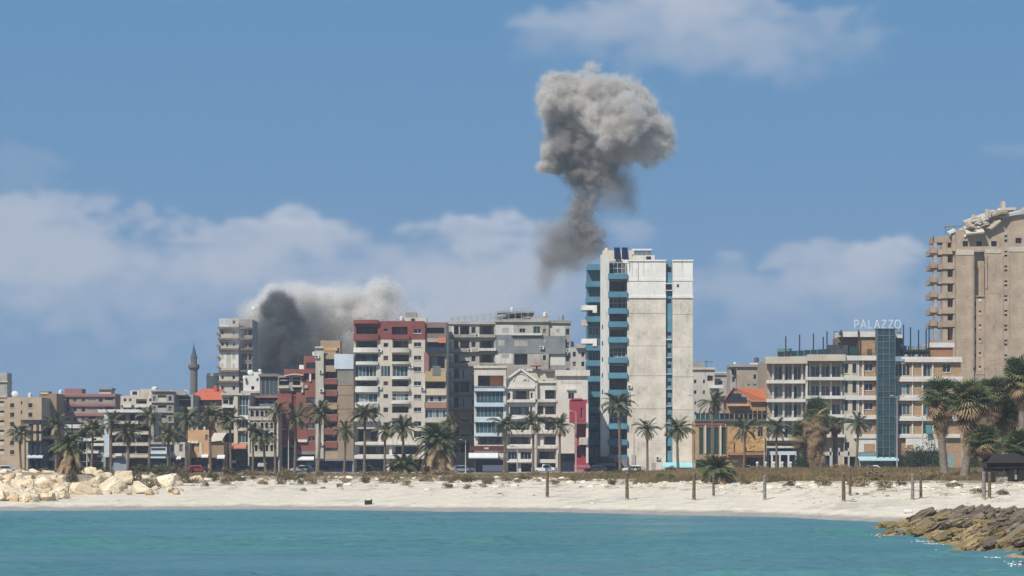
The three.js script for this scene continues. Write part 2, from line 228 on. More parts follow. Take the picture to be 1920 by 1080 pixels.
// ---------------------------------------------------------------- smoke: countless small flakes of soot and dust, thick in the middle and thin at the rims
// lobes: [px, py, rx, ry, depth offset m, share of the flakes, colour index, softness]
function smoke(name, label, D, lobes, count, colours, opt = {}) {
  const s = D / F, m = new THREE.MeshPhysicalMaterial({ color: 0xffffff, roughness: 1, specularIntensity: 0, transmission: 0.6, thickness: 0, side: THREE.DoubleSide, vertexColors: true }); m.name = 'smoke_flakes';
  const tot = lobes.reduce((q, l) => q + l[5], 0), pos = [], col = [], mats = [], cols = [], A = new THREE.Vector3(), B = new THREE.Vector3(), o = new THREE.Object3D();
  const flakes = (x, y, z, c, spread, n, R0 = 0.1) => { for (let i = 0; i < n; i++) {
    const g = () => (rnd() + rnd() - 1) * spread, px = x + g(), py = y + g(), pz = z + g(), r = R0 * rr(0.7, 1.25); A.set(rnd() - 0.5, rnd() - 0.5, rnd() - 0.5).normalize(); B.set(rnd() - 0.5, rnd() - 0.5, rnd() - 0.5).cross(A).normalize();
    for (const t of [0, 2.094, 4.189]) { const a = Math.cos(t) * r, b = Math.sin(t) * r; pos.push(px + A.x * a + B.x * b, py + A.y * a + B.y * b, pz + A.z * a + B.z * b); col.push(c[0], c[1], c[2]); } } };
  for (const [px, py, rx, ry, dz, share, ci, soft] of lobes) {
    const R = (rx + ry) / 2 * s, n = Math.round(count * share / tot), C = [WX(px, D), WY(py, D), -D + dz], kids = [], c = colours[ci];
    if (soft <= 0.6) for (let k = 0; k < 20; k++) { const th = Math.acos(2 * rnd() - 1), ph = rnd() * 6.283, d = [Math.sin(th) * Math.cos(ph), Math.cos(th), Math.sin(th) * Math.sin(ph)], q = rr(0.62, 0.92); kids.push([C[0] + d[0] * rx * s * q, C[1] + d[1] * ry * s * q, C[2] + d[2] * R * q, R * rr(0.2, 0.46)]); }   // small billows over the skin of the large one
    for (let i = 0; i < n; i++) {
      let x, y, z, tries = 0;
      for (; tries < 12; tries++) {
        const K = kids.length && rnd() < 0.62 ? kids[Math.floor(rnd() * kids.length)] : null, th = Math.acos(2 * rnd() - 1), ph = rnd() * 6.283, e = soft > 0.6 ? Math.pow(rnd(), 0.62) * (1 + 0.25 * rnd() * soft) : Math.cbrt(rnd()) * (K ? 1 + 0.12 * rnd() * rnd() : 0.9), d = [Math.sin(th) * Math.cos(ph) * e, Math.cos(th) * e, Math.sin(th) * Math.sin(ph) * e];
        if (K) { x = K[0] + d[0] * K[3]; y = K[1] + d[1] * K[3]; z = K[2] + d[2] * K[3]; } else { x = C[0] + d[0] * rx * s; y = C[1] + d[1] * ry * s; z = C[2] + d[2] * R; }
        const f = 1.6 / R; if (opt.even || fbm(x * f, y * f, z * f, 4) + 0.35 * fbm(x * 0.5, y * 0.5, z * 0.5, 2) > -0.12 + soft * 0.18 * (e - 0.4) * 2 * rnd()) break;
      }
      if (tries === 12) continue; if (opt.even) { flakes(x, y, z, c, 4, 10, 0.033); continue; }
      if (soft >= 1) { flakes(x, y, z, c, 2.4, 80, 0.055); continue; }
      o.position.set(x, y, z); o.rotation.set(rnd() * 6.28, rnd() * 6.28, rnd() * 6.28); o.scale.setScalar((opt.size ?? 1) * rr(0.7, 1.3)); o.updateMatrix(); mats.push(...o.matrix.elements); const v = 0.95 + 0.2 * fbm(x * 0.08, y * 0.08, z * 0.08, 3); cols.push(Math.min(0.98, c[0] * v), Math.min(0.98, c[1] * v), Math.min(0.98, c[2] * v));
    }
    for (let i = 0, v = Math.round((opt.veil ?? 0) / 4 * share / tot); i < v; i++) {                   // thin rim that frays into the air
      const th = Math.acos(2 * rnd() - 1), ph = rnd() * 6.283, e = rr(0.7, 1.0) + 0.45 * rnd() * rnd(), x = C[0] + Math.sin(th) * Math.cos(ph) * e * rx * s, y = C[1] + Math.cos(th) * e * ry * s, z = C[2] + Math.sin(th) * Math.sin(ph) * e * R;
      if (fbm(x * 0.12, y * 0.12, z * 0.12, 3) > -0.06) flakes(x, y, z, c, 2.4, 4, 0.052);
    }
  }
  const g = new THREE.BufferGeometry(); g.setAttribute('position', new THREE.Float32BufferAttribute(pos, 3)); g.setAttribute('color', new THREE.Float32BufferAttribute(col, 3));
  if (opt.even) return tag(put(name, g, m), label, 'smoke', null, 'stuff');
  const m2 = m.clone(); m2.vertexColors = false; const im = new THREE.InstancedMesh(opt.wide ? wideTuft : tuft, m2, mats.length / 16); im.instanceMatrix.array.set(mats); im.instanceColor = new THREE.InstancedBufferAttribute(new Float32Array(cols), 3); im.name = numbered(name); im.castShadow = im.receiveShadow = true; scene.add(im); tag(im, label, 'smoke', null, 'stuff');
  put('veil', g, m, im).userData.kind = 'stuff'; return im;
}
const makeTuft = (nf, sp, fr) => { const p = []; let q = 5; const r = () => (q = (q * 16807) % 2147483647) / 2147483647; for (let i = 0; i < nf; i++) { const c = new THREE.Vector3(r() + r() - 1, r() + r() - 1, r() + r() - 1).multiplyScalar(sp), a = new THREE.Vector3(r() - 0.5, r() - 0.5, r() - 0.5).normalize(), b = new THREE.Vector3(r() - 0.5, r() - 0.5, r() - 0.5).cross(a).normalize(); for (const t of [0, 2.094, 4.189]) p.push(...c.clone().addScaledVector(a, Math.cos(t) * fr).addScaledVector(b, Math.sin(t) * fr).toArray()); } const g = new THREE.BufferGeometry(); g.setAttribute('position', new THREE.Float32BufferAttribute(p, 3)); return g; }, tuft = makeTuft(90, 1.05, 0.068), wideTuft = makeTuft(60, 1.7, 0.078);
const SC = [[0.87, 0.838, 0.79], [0.56, 0.54, 0.515], [0.31, 0.32, 0.325], [0.95, 0.93, 0.90]];  // second grey darkens the underside of the plume: shade put into the colour
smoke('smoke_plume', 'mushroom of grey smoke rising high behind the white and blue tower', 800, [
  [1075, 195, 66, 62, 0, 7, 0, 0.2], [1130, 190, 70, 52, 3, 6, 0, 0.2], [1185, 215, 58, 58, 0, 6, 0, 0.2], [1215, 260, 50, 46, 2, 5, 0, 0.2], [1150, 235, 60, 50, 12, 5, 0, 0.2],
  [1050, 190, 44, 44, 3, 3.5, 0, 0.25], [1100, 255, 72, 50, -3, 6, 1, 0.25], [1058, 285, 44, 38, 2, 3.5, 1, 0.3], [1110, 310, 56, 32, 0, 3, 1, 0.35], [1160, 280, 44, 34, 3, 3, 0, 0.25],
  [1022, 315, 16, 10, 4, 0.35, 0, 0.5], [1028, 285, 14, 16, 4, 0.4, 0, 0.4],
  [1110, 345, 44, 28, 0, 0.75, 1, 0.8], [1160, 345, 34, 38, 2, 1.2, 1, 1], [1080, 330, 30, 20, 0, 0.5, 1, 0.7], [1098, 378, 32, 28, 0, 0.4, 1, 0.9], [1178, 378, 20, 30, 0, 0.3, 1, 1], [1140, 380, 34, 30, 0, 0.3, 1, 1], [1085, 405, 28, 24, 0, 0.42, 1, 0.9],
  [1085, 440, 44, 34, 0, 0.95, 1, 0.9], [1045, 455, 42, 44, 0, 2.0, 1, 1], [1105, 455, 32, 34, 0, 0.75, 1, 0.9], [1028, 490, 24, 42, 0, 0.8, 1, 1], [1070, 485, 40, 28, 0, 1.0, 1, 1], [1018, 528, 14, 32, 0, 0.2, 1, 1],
], 38000, SC, { size: 1.25, veil: 170000 });
smoke('smoke_cloud', 'pale dust smoke billowing behind the maroon topped apartment block', 690, [
  [515, 572, 40, 36, 0, 2.2, 3, 0.4], [565, 568, 44, 34, -4, 2.2, 3, 0.7], [615, 578, 48, 38, -6, 2.2, 3, 0.4], [668, 575, 46, 36, -8, 1.6, 3, 0.7], [716, 552, 30, 36, -8, 1.0, 3, 0.4], [700, 590, 52, 34, -8, 1.4, 3, 0.8],
  [560, 615, 60, 44, -6, 2.6, 3, 0.7], [620, 622, 56, 50, -8, 2.4, 0, 0.7], [590, 660, 64, 40, -6, 2.4, 0, 0.8], [655, 640, 44, 44, -8, 1.5, 3, 0.8], [735, 600, 40, 34, -8, 0.4, 3, 1], [748, 560, 34, 36, -8, 0.22, 3, 1], [785, 590, 50, 34, -8, 0.22, 3, 1], [545, 540, 40, 18, -4, 0.25, 3, 1], [640, 545, 50, 18, -6, 0.25, 3, 1],
  [478, 592, 26, 28, 0, 0.5, 3, 0.9], [470, 630, 28, 44, 4, 0.35, 0, 1], [505, 680, 40, 26, 8, 0.9, 1, 0.8], [560, 690, 50, 24, 4, 1.0, 1, 0.8], [515, 640, 44, 40, 4, 1.1, 1, 0.9], [588, 600, 34, 40, 3, 0.7, 1, 1],
], 24000, SC, { wide: 1, veil: 150000 });
smoke('smoke_column', 'dark sooty smoke column rising beside the damaged apartment tower', 672, [
  [522, 580, 28, 32, 0, 2.4, 2, 0.6], [528, 620, 36, 40, 0, 3.4, 2, 0.6], [535, 660, 44, 30, 0, 2.6, 2, 0.7], [556, 615, 24, 34, -2, 1.2, 2, 0.9], [500, 640, 24, 44, 0, 1.4, 2, 0.9], [570, 655, 28, 26, 0, 1.0, 2, 0.9], [500, 685, 40, 18, 0, 1, 2, 0.9], [580, 600, 26, 30, -4, 0.4, 2, 1], [470, 640, 15, 46, 31, 0.14, 1, 1], [478, 600, 14, 24, 31, 0.08, 0, 1],
], 7000, SC, { wide: 1, veil: 50000 });
smoke('smoke_haze', 'thin pale smoke drifting above the grey block with the roof pergola', 760, [
  [830, 540, 80, 60, 0, 2, 3, 1], [900, 530, 70, 50, 0, 1.4, 3, 1], [940, 565, 100, 55, 0, 2.4, 3, 1], [860, 590, 130, 50, 0, 2.6, 3, 1], [990, 530, 50, 80, 0, 1.2, 3, 1], [1020, 585, 70, 50, 0, 1, 3, 1], [760, 600, 60, 40, 0, 1, 3, 1],
], 22000, SC, { even: true });

// ---------------------------------------------------------------- a kit for buildings; rectangles are given on the facade as photo columns and rows and turned into metres at the building's own distance
class Building {
  constructor(name, label, D, x0, x1, o = {}) {
    this.D = D; this.s = D / F; this.cx = (x0 + x1) / 2; this.x0 = x0; this.x1 = x1; this.panels = []; this.holes = [];
    this.g = thing(name, label, o.category ?? 'building', o.group, WX(this.cx, D), G, -D);
    this.wallMat = o.mat; this.depth = o.depth ?? 12;
  }
  X(px) { return (px - this.cx) * this.s; }
  Y(py) { return WY(py, this.D) - G; }
  panel(x0, yt, x1, yb, m = this.wallMat, z = 0, th = 0.3, name = 'wall') { this.panels.push({ x0: this.X(x0), x1: this.X(x1), y0: yb == null ? -0.3 : this.Y(yb), y1: this.Y(yt), m, z, th, name, holes: [] }); return this; }
  body(yt, m = this.wallMat, o = {}) {               // side walls, back and roof behind the facade
    const q = new QB(), x0 = this.X(o.x0 ?? this.x0), x1 = this.X(o.x1 ?? this.x1), t = this.Y(yt), d = o.depth ?? this.depth, b = o.yb == null ? -0.3 : this.Y(o.yb), zf = (o.z ?? 0) - 0.302;
    q.box(x0, b, -d, x0 + 0.3, t, zf); q.box(x1 - 0.3, b, -d, x1, t, zf); q.box(x0 + 0.302, b, -d, x1 - 0.302, t - 0.02, -d + 0.3); q.box(x0 + 0.302, t - (o.para ?? 0.8) - 0.25, -d + 0.302, x1 - 0.302, t - (o.para ?? 0.8), zf - 0.002);
    q.add(o.name ?? 'side_walls', m, this.g); return this;
  }
  box(name, x0, y0, x1, y1, z0, z1, m, parent) { return new QB().box(this.X(x0), this.Y(y1), z0, this.X(x1), this.Y(y0), z1).add(name, m, parent ?? this.g); }
  band(x0, y0, x1, y1, m, out = 0.25, z = 0, name = 'ledge') { return this.box(name, x0, y0, x1, y1, z + 0.003, z + out, m); }
  top(x, y) { let best = null; for (const p of this.panels) if (x >= p.x0 && x <= p.x1 && y >= p.y0 && y <= p.y1 && (!best || p.z > best.z)) best = p; return best; }
  hole(x0, yt, x1, yb, arch) {
    const h = { x0: this.X(x0), x1: this.X(x1), y0: this.Y(yb), y1: this.Y(yt) }, p = this.top((h.x0 + h.x1) / 2, (h.y0 + h.y1) / 2); h.z = p ? p.z : 0; h.p = p;
    if (p) { h.x0 = Math.max(h.x0, p.x0 + 0.06); h.x1 = Math.min(h.x1, p.x1 - 0.06); h.y0 = Math.max(h.y0, p.y0 + 0.06); h.y1 = Math.min(h.y1, p.y1 - 0.06); p.holes.push(h); }
    return h;
  }
  fill(name, h, zf, nx, ny, o, part) {               // a frame with its panes; zf is the plane of the glass
    const fw = o.fw ?? 0.06, q = new QB(), gl = o.glass ?? [GL.dark, GL.dark, GL.darker, GL.curtain], W = (h.x1 - h.x0), H = (h.y1 - h.y0);
    q.box(h.x0, h.y0, zf - 0.03, h.x0 + fw, h.y1, zf + 0.05); q.box(h.x1 - fw, h.y0, zf - 0.03, h.x1, h.y1, zf + 0.05); q.box(h.x0 + fw, h.y0, zf - 0.03, h.x1 - fw, h.y0 + fw, zf + 0.05); q.box(h.x0 + fw, h.y1 - fw, zf - 0.03, h.x1 - fw, h.y1, zf + 0.05);
    for (let i = 1; i < nx; i++) { const x = h.x0 + W * i / nx; q.box(x - fw / 2, h.y0 + fw, zf - 0.025, x + fw / 2, h.y1 - fw, zf + 0.045); }
    for (let j = 1; j < ny; j++) { const y = h.y0 + H * j / ny; q.box(h.x0 + fw, y - fw / 2, zf - 0.02, h.x1 - fw, y + fw / 2, zf + 0.04); }
    const f = q.add(name, o.frame ?? FR.alu, part ?? this.g);
    for (let i = 0; i < nx; i++) { const m = pick(gl); new QB().box(h.x0 + W * i / nx + fw * 0.4, h.y0 + fw * 0.4, zf - 0.012, h.x0 + W * (i + 1) / nx - fw * 0.4, h.y1 - fw * 0.4, zf + 0.006).add('pane', m, f); }
    return f;
  }
  win(x0, yt, x1, yb, o = {}) { const h = this.hole(x0, yt, x1, yb); const f = this.fill('window', h, h.z - (o.recess ?? 0.2), o.n ?? (h.x1 - h.x0 > 1.1 ? 2 : 1), o.m ?? 1, o); if (o.sill) new QB().box(h.x0 - 0.08, h.y0 - 0.1, h.z + 0.002, h.x1 + 0.08, h.y0 - 0.003, h.z + 0.12).add('sill', o.sill, f); return this; }
  wins(xs, ys, o) { for (const [a, b] of xs) for (const [c, d] of ys) this.win(a, c, b, d, o); return this; }
  loggia(x0, yt, x1, yb, o = {}) {                   // an open recess with doors at its back and, if asked, a parapet in front
    const h = this.hole(x0, yt, x1, yb), d = o.deep ?? 1.5, m = o.mat ?? h.p?.m ?? this.wallMat, q = new QB(), e = 0.02, z0 = h.z - 0.28, z1 = h.z - d;
    q.box(h.x0 - 0.2, h.y0, z1 - 0.1, h.x0 - e, h.y1, z0 - 0.025); q.box(h.x1 + e, h.y0, z1 - 0.1, h.x1 + 0.2, h.y1, z0 - 0.025); q.box(h.x0 - 0.2, h.y1 + e, z1 - 0.1, h.x1 + 0.2, h.y1 + 0.15, z0 - 0.025); q.box(h.x0 - 0.2, h.y0 - 0.15, z1 - 0.1, h.x1 + 0.2, h.y0 - e, z0 - 0.025); q.box(h.x0 - 0.2, h.y0 - 0.15, z1 - 0.3, h.x1 + 0.2, h.y1 + 0.15, z1 - 0.102);
    q.add('loggia', m, this.g);
    const W = h.x1 - h.x0; if (o.door !== 0) { const k = o.door ?? 0.8, a = h.x0 + W * (1 - k) * (o.side ?? 0.5); this.fill('balcony_door', { x0: a, x1: a + W * k, y0: h.y0 + 0.03, y1: h.y1 - 0.12 }, z1 - 0.05, Math.max(1, Math.round(W * k / 1.1)), 1, { glass: o.glass ?? [GL.darker, GL.dark, GL.curtain, GL.darker], frame: o.frame ?? FR.dark }); }
    if (o.para) { const ph = o.para; new QB().box(h.x0 + 0.02, h.y0 + 0.01, h.z - 0.16, h.x1 - 0.02, h.y0 + ph, h.z - 0.03).add('parapet', o.pm ?? m, this.g); }
    if (o.rail) this.rail(h.x0 + 0.02, h.x1 - 0.02, h.y0 + 0.02, h.z - 0.08, o.rail === true ? FR.dark : o.rail);
    if (o.blind) { const y = h.y1 - (h.y1 - h.y0) * o.blind; new QB().box(h.x0 + 0.03, y, h.z - 0.2, h.x1 - 0.03, h.y1 - 0.03, h.z - 0.17).add('curtain', o.bm ?? M('cloth', 0.45, 0.42, 0.36), this.g); }
    return this;
  }
  loggias(xs, ys, o) { for (const [a, b] of xs) for (const [c, d] of ys) this.loggia(a, c, b, d, typeof o === 'function' ? o() : o); return this; }
  rail(x0, x1, y, z, m, h = 0.95) { const q = new QB(); q.box(x0, y + h - 0.05, z - 0.03, x1, y + h, z + 0.03); q.box(x0, y + 0.08, z - 0.02, x1, y + 0.12, z + 0.02); for (let x = x0 + 0.06; x < x1; x += 0.16) q.box(x - 0.012, y + 0.12, z - 0.012, x + 0.012, y + h - 0.05, z + 0.012); return q.add('railing', m, this.g); }
  balcony(x0, x1, ySlab, o = {}) {                   // a slab that stands out from the facade; ySlab is the row of its upper face
    const a = this.X(x0), b = this.X(x1), y = this.Y(ySlab), z = o.z ?? 0, out = o.out ?? 1.2, th = o.th ?? 0.2, ph = o.ph ?? 0.9, m = o.mat ?? this.wallMat;
    new QB().box(a, y - th, z + 0.003, b, y, z + out).add('balcony_slab', o.slab ?? m, this.g);
    if (o.rail) { this.rail(a + 0.05, b - 0.05, y, z + out - 0.07, o.rail); return this; }
    const q = new QB(); q.box(a, y + 0.003, z + out - 0.12, b, y + ph, z + out - 0.002); q.box(a + 0.001, y + 0.003, z + 0.004, a + 0.12, y + ph - 0.002, z + out - 0.122); q.box(b - 0.12, y + 0.003, z + 0.004, b - 0.001, y + ph - 0.002, z + out - 0.122);
    q.add('parapet', m, this.g); return this;
  }
  glazed(x0, yt, x1, yb, o = {}) {                   // a balcony closed with a strip of glass
    const h = this.hole(x0, yt, x1, yb), z = h.z + (o.out ?? -0.1); this.fill('glazing', h, z, o.n ?? Math.max(2, Math.round((h.x1 - h.x0) / 1)), o.m ?? 1, { glass: o.glass ?? [GL.teal, GL.blue, GL.teal, GL.dark], frame: o.frame ?? FR.white, fw: o.fw ?? 0.07 }); return this;
  }
  shop(x0, yt, x1, yb, o = {}) { return this.loggia(x0, yt, x1, yb, { deep: o.deep ?? 1.2, door: 0.94, glass: o.glass ?? [GL.darker, GL.navy, GL.dark], frame: FR.dark, ...o }); }
  awning(x0, yt, x1, yb, m, out = 1.6, z = 0) { const a = this.X(x0), b = this.X(x1), t = this.Y(yt), l = this.Y(yb), q = new QB(); q.quad([a, l, z + out], [b, l, z + out], [b, t, z + 0.02], [a, t, z + 0.02], [a, 0], [b, 0], [b, out], [a, out]); q.quad([a, l - 0.03, z + out], [b, l - 0.03, z + out], [b, t - 0.03, z + 0.02], [a, t - 0.03, z + 0.02], [a, 0], [b, 0], [b, out], [a, out]); q.box(a, l - 0.22, z + out - 0.02, b, l + 0.001, z + out + 0.015); q.bar([a + 0.04, l - 0.6, z + 0.02], [a + 0.04, l - 0.05, z + out - 0.05], 0.04); q.bar([b - 0.04, l - 0.6, z + 0.02], [b - 0.04, l - 0.05, z + out - 0.05], 0.04); q.add('awning', m, this.g); return this; }
  done() {
    for (const p of this.panels) {
      const q = new QB(), xs = [...new Set([p.x0, p.x1, ...p.holes.flatMap((h) => [h.x0, h.x1])])].sort((a, b) => a - b), ys = [...new Set([p.y0, p.y1, ...p.holes.flatMap((h) => [h.y0, h.y1])])].sort((a, b) => a - b), solid = (x, y) => !p.holes.some((h) => x > h.x0 && x < h.x1 && y > h.y0 && y < h.y1);
      for (let j = 0; j < ys.length - 1; j++) { let a = null; for (let i = 0; i < xs.length; i++) { const s = i < xs.length - 1 && solid((xs[i] + xs[i + 1]) / 2, (ys[j] + ys[j + 1]) / 2); if (s && a === null) a = xs[i]; if (!s && a !== null) { q.z(a, ys[j], xs[i], ys[j + 1], p.z); a = null; } } }
      const zb = p.z - p.th;
      for (const h of p.holes) { q.x(p.z, h.y0, zb, h.y1, h.x0); q.x(p.z, h.y0, zb, h.y1, h.x1); q.y(h.x0, p.z, h.x1, zb, h.y0); q.y(h.x0, p.z, h.x1, zb, h.y1); }
      q.x(p.z, p.y0, zb, p.y1, p.x0); q.x(p.z, p.y0, zb, p.y1, p.x1); q.y(p.x0, p.z, p.x1, zb, p.y1); q.y(p.x0, p.z, p.x1, zb, p.y0);
      q.add(p.name, p.m, this.g);
    }
    return this;
  }
}
const rowsOf = (y0, pitch, h, n) => Array.from({ length: n }, (_, i) => [y0 + i * pitch, y0 + i * pitch + h]);
// roof furniture, each a thing of its own
const WHITE = M('plaster', 0.72, 0.71, 0.68), tankGeo = merge([new THREE.CylinderGeometry(0.55, 0.55, 1.1, 18).translate(0, 0.85, 0), new THREE.CylinderGeometry(0.18, 0.52, 0.22, 18).translate(0, 1.51, 0)]);
const tankLegs = (() => { const q = new QB(); for (const [x, z] of [[-0.4, -0.4], [0.4, -0.4], [-0.4, 0.4], [0.4, 0.4]]) q.box(x - 0.04, 0, z - 0.04, x + 0.04, 0.3, z + 0.04); q.box(-0.46, 0.28, -0.46, 0.46, 0.33, 0.46); return q.geo; })();
function tank(px, py, D, label, k = 1, m = WHITE, dz = -3) { const t = thing('water_tank', label, 'water tank', 'water tanks on the roofs', WX(px, D), WY(py, D), -D + dz); t.scale.setScalar(k); put('tank_body', tankGeo, m, t); put('stand', tankLegs, FR.alu, t); return t; }
const dishGeo = new THREE.SphereGeometry(1.2, 16, 8, 0, 6.283, 0, 0.62).translate(0, -1.0, 0).rotateX(1.1);
function dish(px, py, D, label, r = 0.6, ry = 0.5, dz = -2) { const t = thing('satellite_dish', label, 'dish', 'satellite dishes on the roofs', WX(px, D), WY(py, D), -D + dz); t.scale.setScalar(r / 1.25); t.rotation.y = ry; put('reflector', dishGeo.clone().translate(0, 0.75, 0), WHITE, t); put('mast', merge([cyl(0.04, 0.04, 0.8, 8), cyl(0.015, 0.015, 0.7, 6).rotateX(1.2).translate(0, 0.5, 0.05)]), FR.alu, t); return t; }
const acGeo = new QB().box(-0.42, 0, -0.17, 0.42, 0.62, 0.17).geo, acFan = new THREE.CylinderGeometry(0.24, 0.24, 0.03, 16).rotateX(Math.PI / 2).translate(-0.1, 0.31, 0.18);
function ac(b, px, py, z, label) { const t = thing('air_conditioner', label, 'air conditioner', 'air conditioners on the facades', WX(px, b.D), WY(py, b.D), -b.D + z + 0.2); put('casing', acGeo, WHITE, t); put('fan_grille', acFan, FR.dark, t); return t; }

// ---------------------------------------------------------------- buildings, from the boulder end of the beach to the white and blue tower
const C = {
  beige: M('plaster', 0.50, 0.375, 0.245), brown: M('plaster', 0.33, 0.22, 0.14), rose: M('plaster', 0.34, 0.165, 0.14), greyrose: M('concrete', 0.36, 0.29, 0.26), white: M('stain', 0.74, 0.72, 0.67), cream: M('stain', 0.60, 0.53, 0.42), grey: M('concrete', 0.34, 0.325, 0.30), mid: M('concrete', 0.44, 0.42, 0.38), dark: M('concrete', 0.24, 0.235, 0.235), red: M('plaster', 0.255, 0.09, 0.072), maroon: M('plaster', 0.235, 0.07, 0.062),
  pale: M('stain', 0.55, 0.51, 0.44), tan: M('plaster', 0.42, 0.31, 0.20), orange: M('plaster', 0.60, 0.36, 0.18), rooftile: M('tile', 0.62, 0.15, 0.075), slate: M('plaster', 0.20, 0.24, 0.27), bluewhite: M('plaster', 0.58, 0.66, 0.70), navy: M('paint', 0.018, 0.032, 0.055, { roughness: 0.4 }), black: M('paint', 0.02, 0.021, 0.024, { roughness: 0.6 }), terracotta: M('cloth', 0.50, 0.19, 0.12), canvas: M('cloth', 0.74, 0.74, 0.72), teal: M('plaster', 0.10, 0.28, 0.36),
};
{
  const b = new Building('apartment_block', 'sand coloured block with small square windows behind the black frame pavilion', 640, -40, 78, { mat: C.beige });
  b.panel(-40, 745, 78).body(745).loggias([[-30, -10], [-6, 8]], rowsOf(752, 18, 10, 6), { para: 0.8, pm: C.cream }).wins([[19, 27], [53, 61]], rowsOf(756, 17.6, 8.5, 6), { sill: C.cream }).wins([[39, 42]], rowsOf(752, 17.6, 7, 5)).done();
  b.band(-40, 742, 12, 745, C.cream); b.box('stair_house', -22, 698, 9, 745.5, -9, -3, C.mid); b.box('roof_slab', -24, 714, 11, 716, -9.3, -2.6, C.cream);
  dish(25, 745, 640, 'large white satellite dish on the sand coloured block', 1.5, 0.2); tank(52, 747, 640, 'white water tank on the sand coloured block beside the brown one', 0.9);
}
{
  const b = new Building('apartment_block', 'narrow brown block between the sand coloured and the rose banded blocks', 652, 76, 106, { mat: C.brown });
  b.panel(76, 738, 106).body(738).wins([[84, 88], [92, 96]], rowsOf(760, 18, 7, 5)).done(); b.band(76, 736, 90, 739, C.cream); b.box('stair_house', 70, 733, 88, 744, -7, -3, C.brown);
}
{
  const b = new Building('apartment_block', 'four storey block with rose brown bands and two roof huts', 665, 102, 216, { mat: C.greyrose });
  b.panel(102, 738, 216).body(738, C.rose).loggias([[104, 119], [165, 179], [197, 212]], rowsOf(745, 18, 11, 6), () => ({ para: 0.8, pm: C.greyrose, blind: rnd() < 0.3 ? 0.5 : 0 })).wins([[124, 130], [137, 144], [153, 160], [185, 193]], rowsOf(746, 18, 8, 6)).done();
  for (let i = 0; i < 6; i++) b.band(101, 739 + i * 18, 217, 744 + i * 18, C.rose, 0.5);
  b.box('roof_hut', 117, 728, 150, 740, -9, -3, C.rose); b.box('roof_hut', 184, 730, 206, 741, -8, -2, C.cream); b.box('roof_slab', 182, 727, 208, 730, -8.5, -1.5, C.grey);
  dish(106, 757, 665, 'white satellite dish hung on the rose banded block', 1.3, 0.1, 1.2); tank(110, 742, 665, 'white water tank beside the roof hut of the rose banded block', 1.0);
}
{ // steel pavilion
  const b = new Building('pavilion', 'black steel frame pavilion with flat roof and blue glass bar', 500, 40, 145, { mat: C.black });
  b.box('roof', 43, 787, 76, 795, -9, 0.3, C.black); b.box('roof', 75.9, 791, 143, 794.5, -9, 0.1, C.black); b.box('floor_slab', 46, 808, 72, 812.5, -8, 0, C.black); b.box('floor_slab', 46, 826, 80, 829, -8, 0, C.black);
  for (const x of [47, 58, 69, 78]) { b.box('post', x - 1, 795, x + 1, 887, -0.25, 0, C.black); b.box('post', x - 1, 795, x + 1, 887, -8, -7.75, C.black); }
  for (const x of [100, 122, 141]) b.box('post', x - 0.8, 794, x + 0.8, 887, -8, -7.8, C.black);
  b.panel(52, 829, 80, 851, C.navy, -0.4).panel(52, 853, 80, null, C.navy, -0.4).glazed(55, 831, 78, 850, { n: 4, glass: [GL.navy, GL.teal], frame: FR.black }).shop(56, 856, 78, 884).done(); b.awning(52, 853, 81, 857, C.bluewhite, 1.2, -0.38); b.body(829, C.navy, { x0: 52, x1: 80, z: -0.4, depth: 7 });
}
{
  const b = new Building('shop_house', 'slim house with white slatted balconies beside the pavilion', 508, 80, 106, { mat: C.mid, depth: 9 });
  b.panel(80, 797, 106).body(797).loggias([[85, 100]], [[801, 816], [824, 837], [844, 857], [864, 884]], { deep: 1.2 }).done(); for (const y of [796, 817, 838, 858]) b.band(82, y, 103, y + 6, C.white, 0.7);
}
{
  const b = new Building('house', 'low grey house with stepped white balconies and flat white canopy', 524, 106, 198, { mat: C.grey, depth: 14 });
  b.panel(106, 800, 198).body(800).loggias([[126, 142], [148, 164], [168, 190]], [[806, 819], [828, 843], [851, 868]], { deep: 1.4 }).shop(112, 866, 194, 886).done();
  b.band(120, 796, 160, 803, C.white, 1.6); b.band(126, 806, 148, 811, C.white, 0.5); b.band(160, 795, 192, 798.5, C.cream, 1.4); for (const [x, y] of [[158, 822], [176, 821], [172, 831], [162, 845]]) b.band(x, y, x + 24, y + 5, C.white, 1.0);
  tank(182, 800, 524, 'white water tank on the low grey house with stepped balconies', 0.8);
}
{
  const b = new Building('apartment_block', 'concrete flats with long white roof slab and cream balcony fronts', 514, 187, 290, { mat: C.grey });
  b.panel(198, 772, 288).body(772, C.grey, { x0: 198, x1: 288, para: 0.3 }).loggias([[210, 236], [243, 253], [256, 281]], [[776, 788], [794, 808], [815, 829], [835, 850]], () => ({ deep: 1.7, blind: rnd() < 0.25 ? 0.6 : 0, bm: M('cloth', 0.28, 0.24, 0.2) })).shop(212, 860, 284, 884).done();
  b.band(186, 768, 290, 773.5, C.white, 1.5, 0, 'roof_slab'); b.box('pillar', 197, 773.5, 206.5, 857, 0.2, 1.2, C.bluewhite); b.band(184, 853, 206, 857, C.bluewhite, 1.3);
  for (const [x0, x1, y] of [[224, 260, 788], [209, 238, 809], [250, 281, 808], [209, 240, 829], [243, 281, 829], [209, 232, 851], [243, 281, 851]]) b.balcony(x0, x1, y + 5.5, { out: 0.9, ph: 0.42, th: 0.14, mat: C.cream });
  b.band(218, 850, 230, 855, C.white, 1.3); b.box('shutter', 213, 860, 241, 884, 0.02, 0.12, M('paint', 0.25, 0.30, 0.34));
}
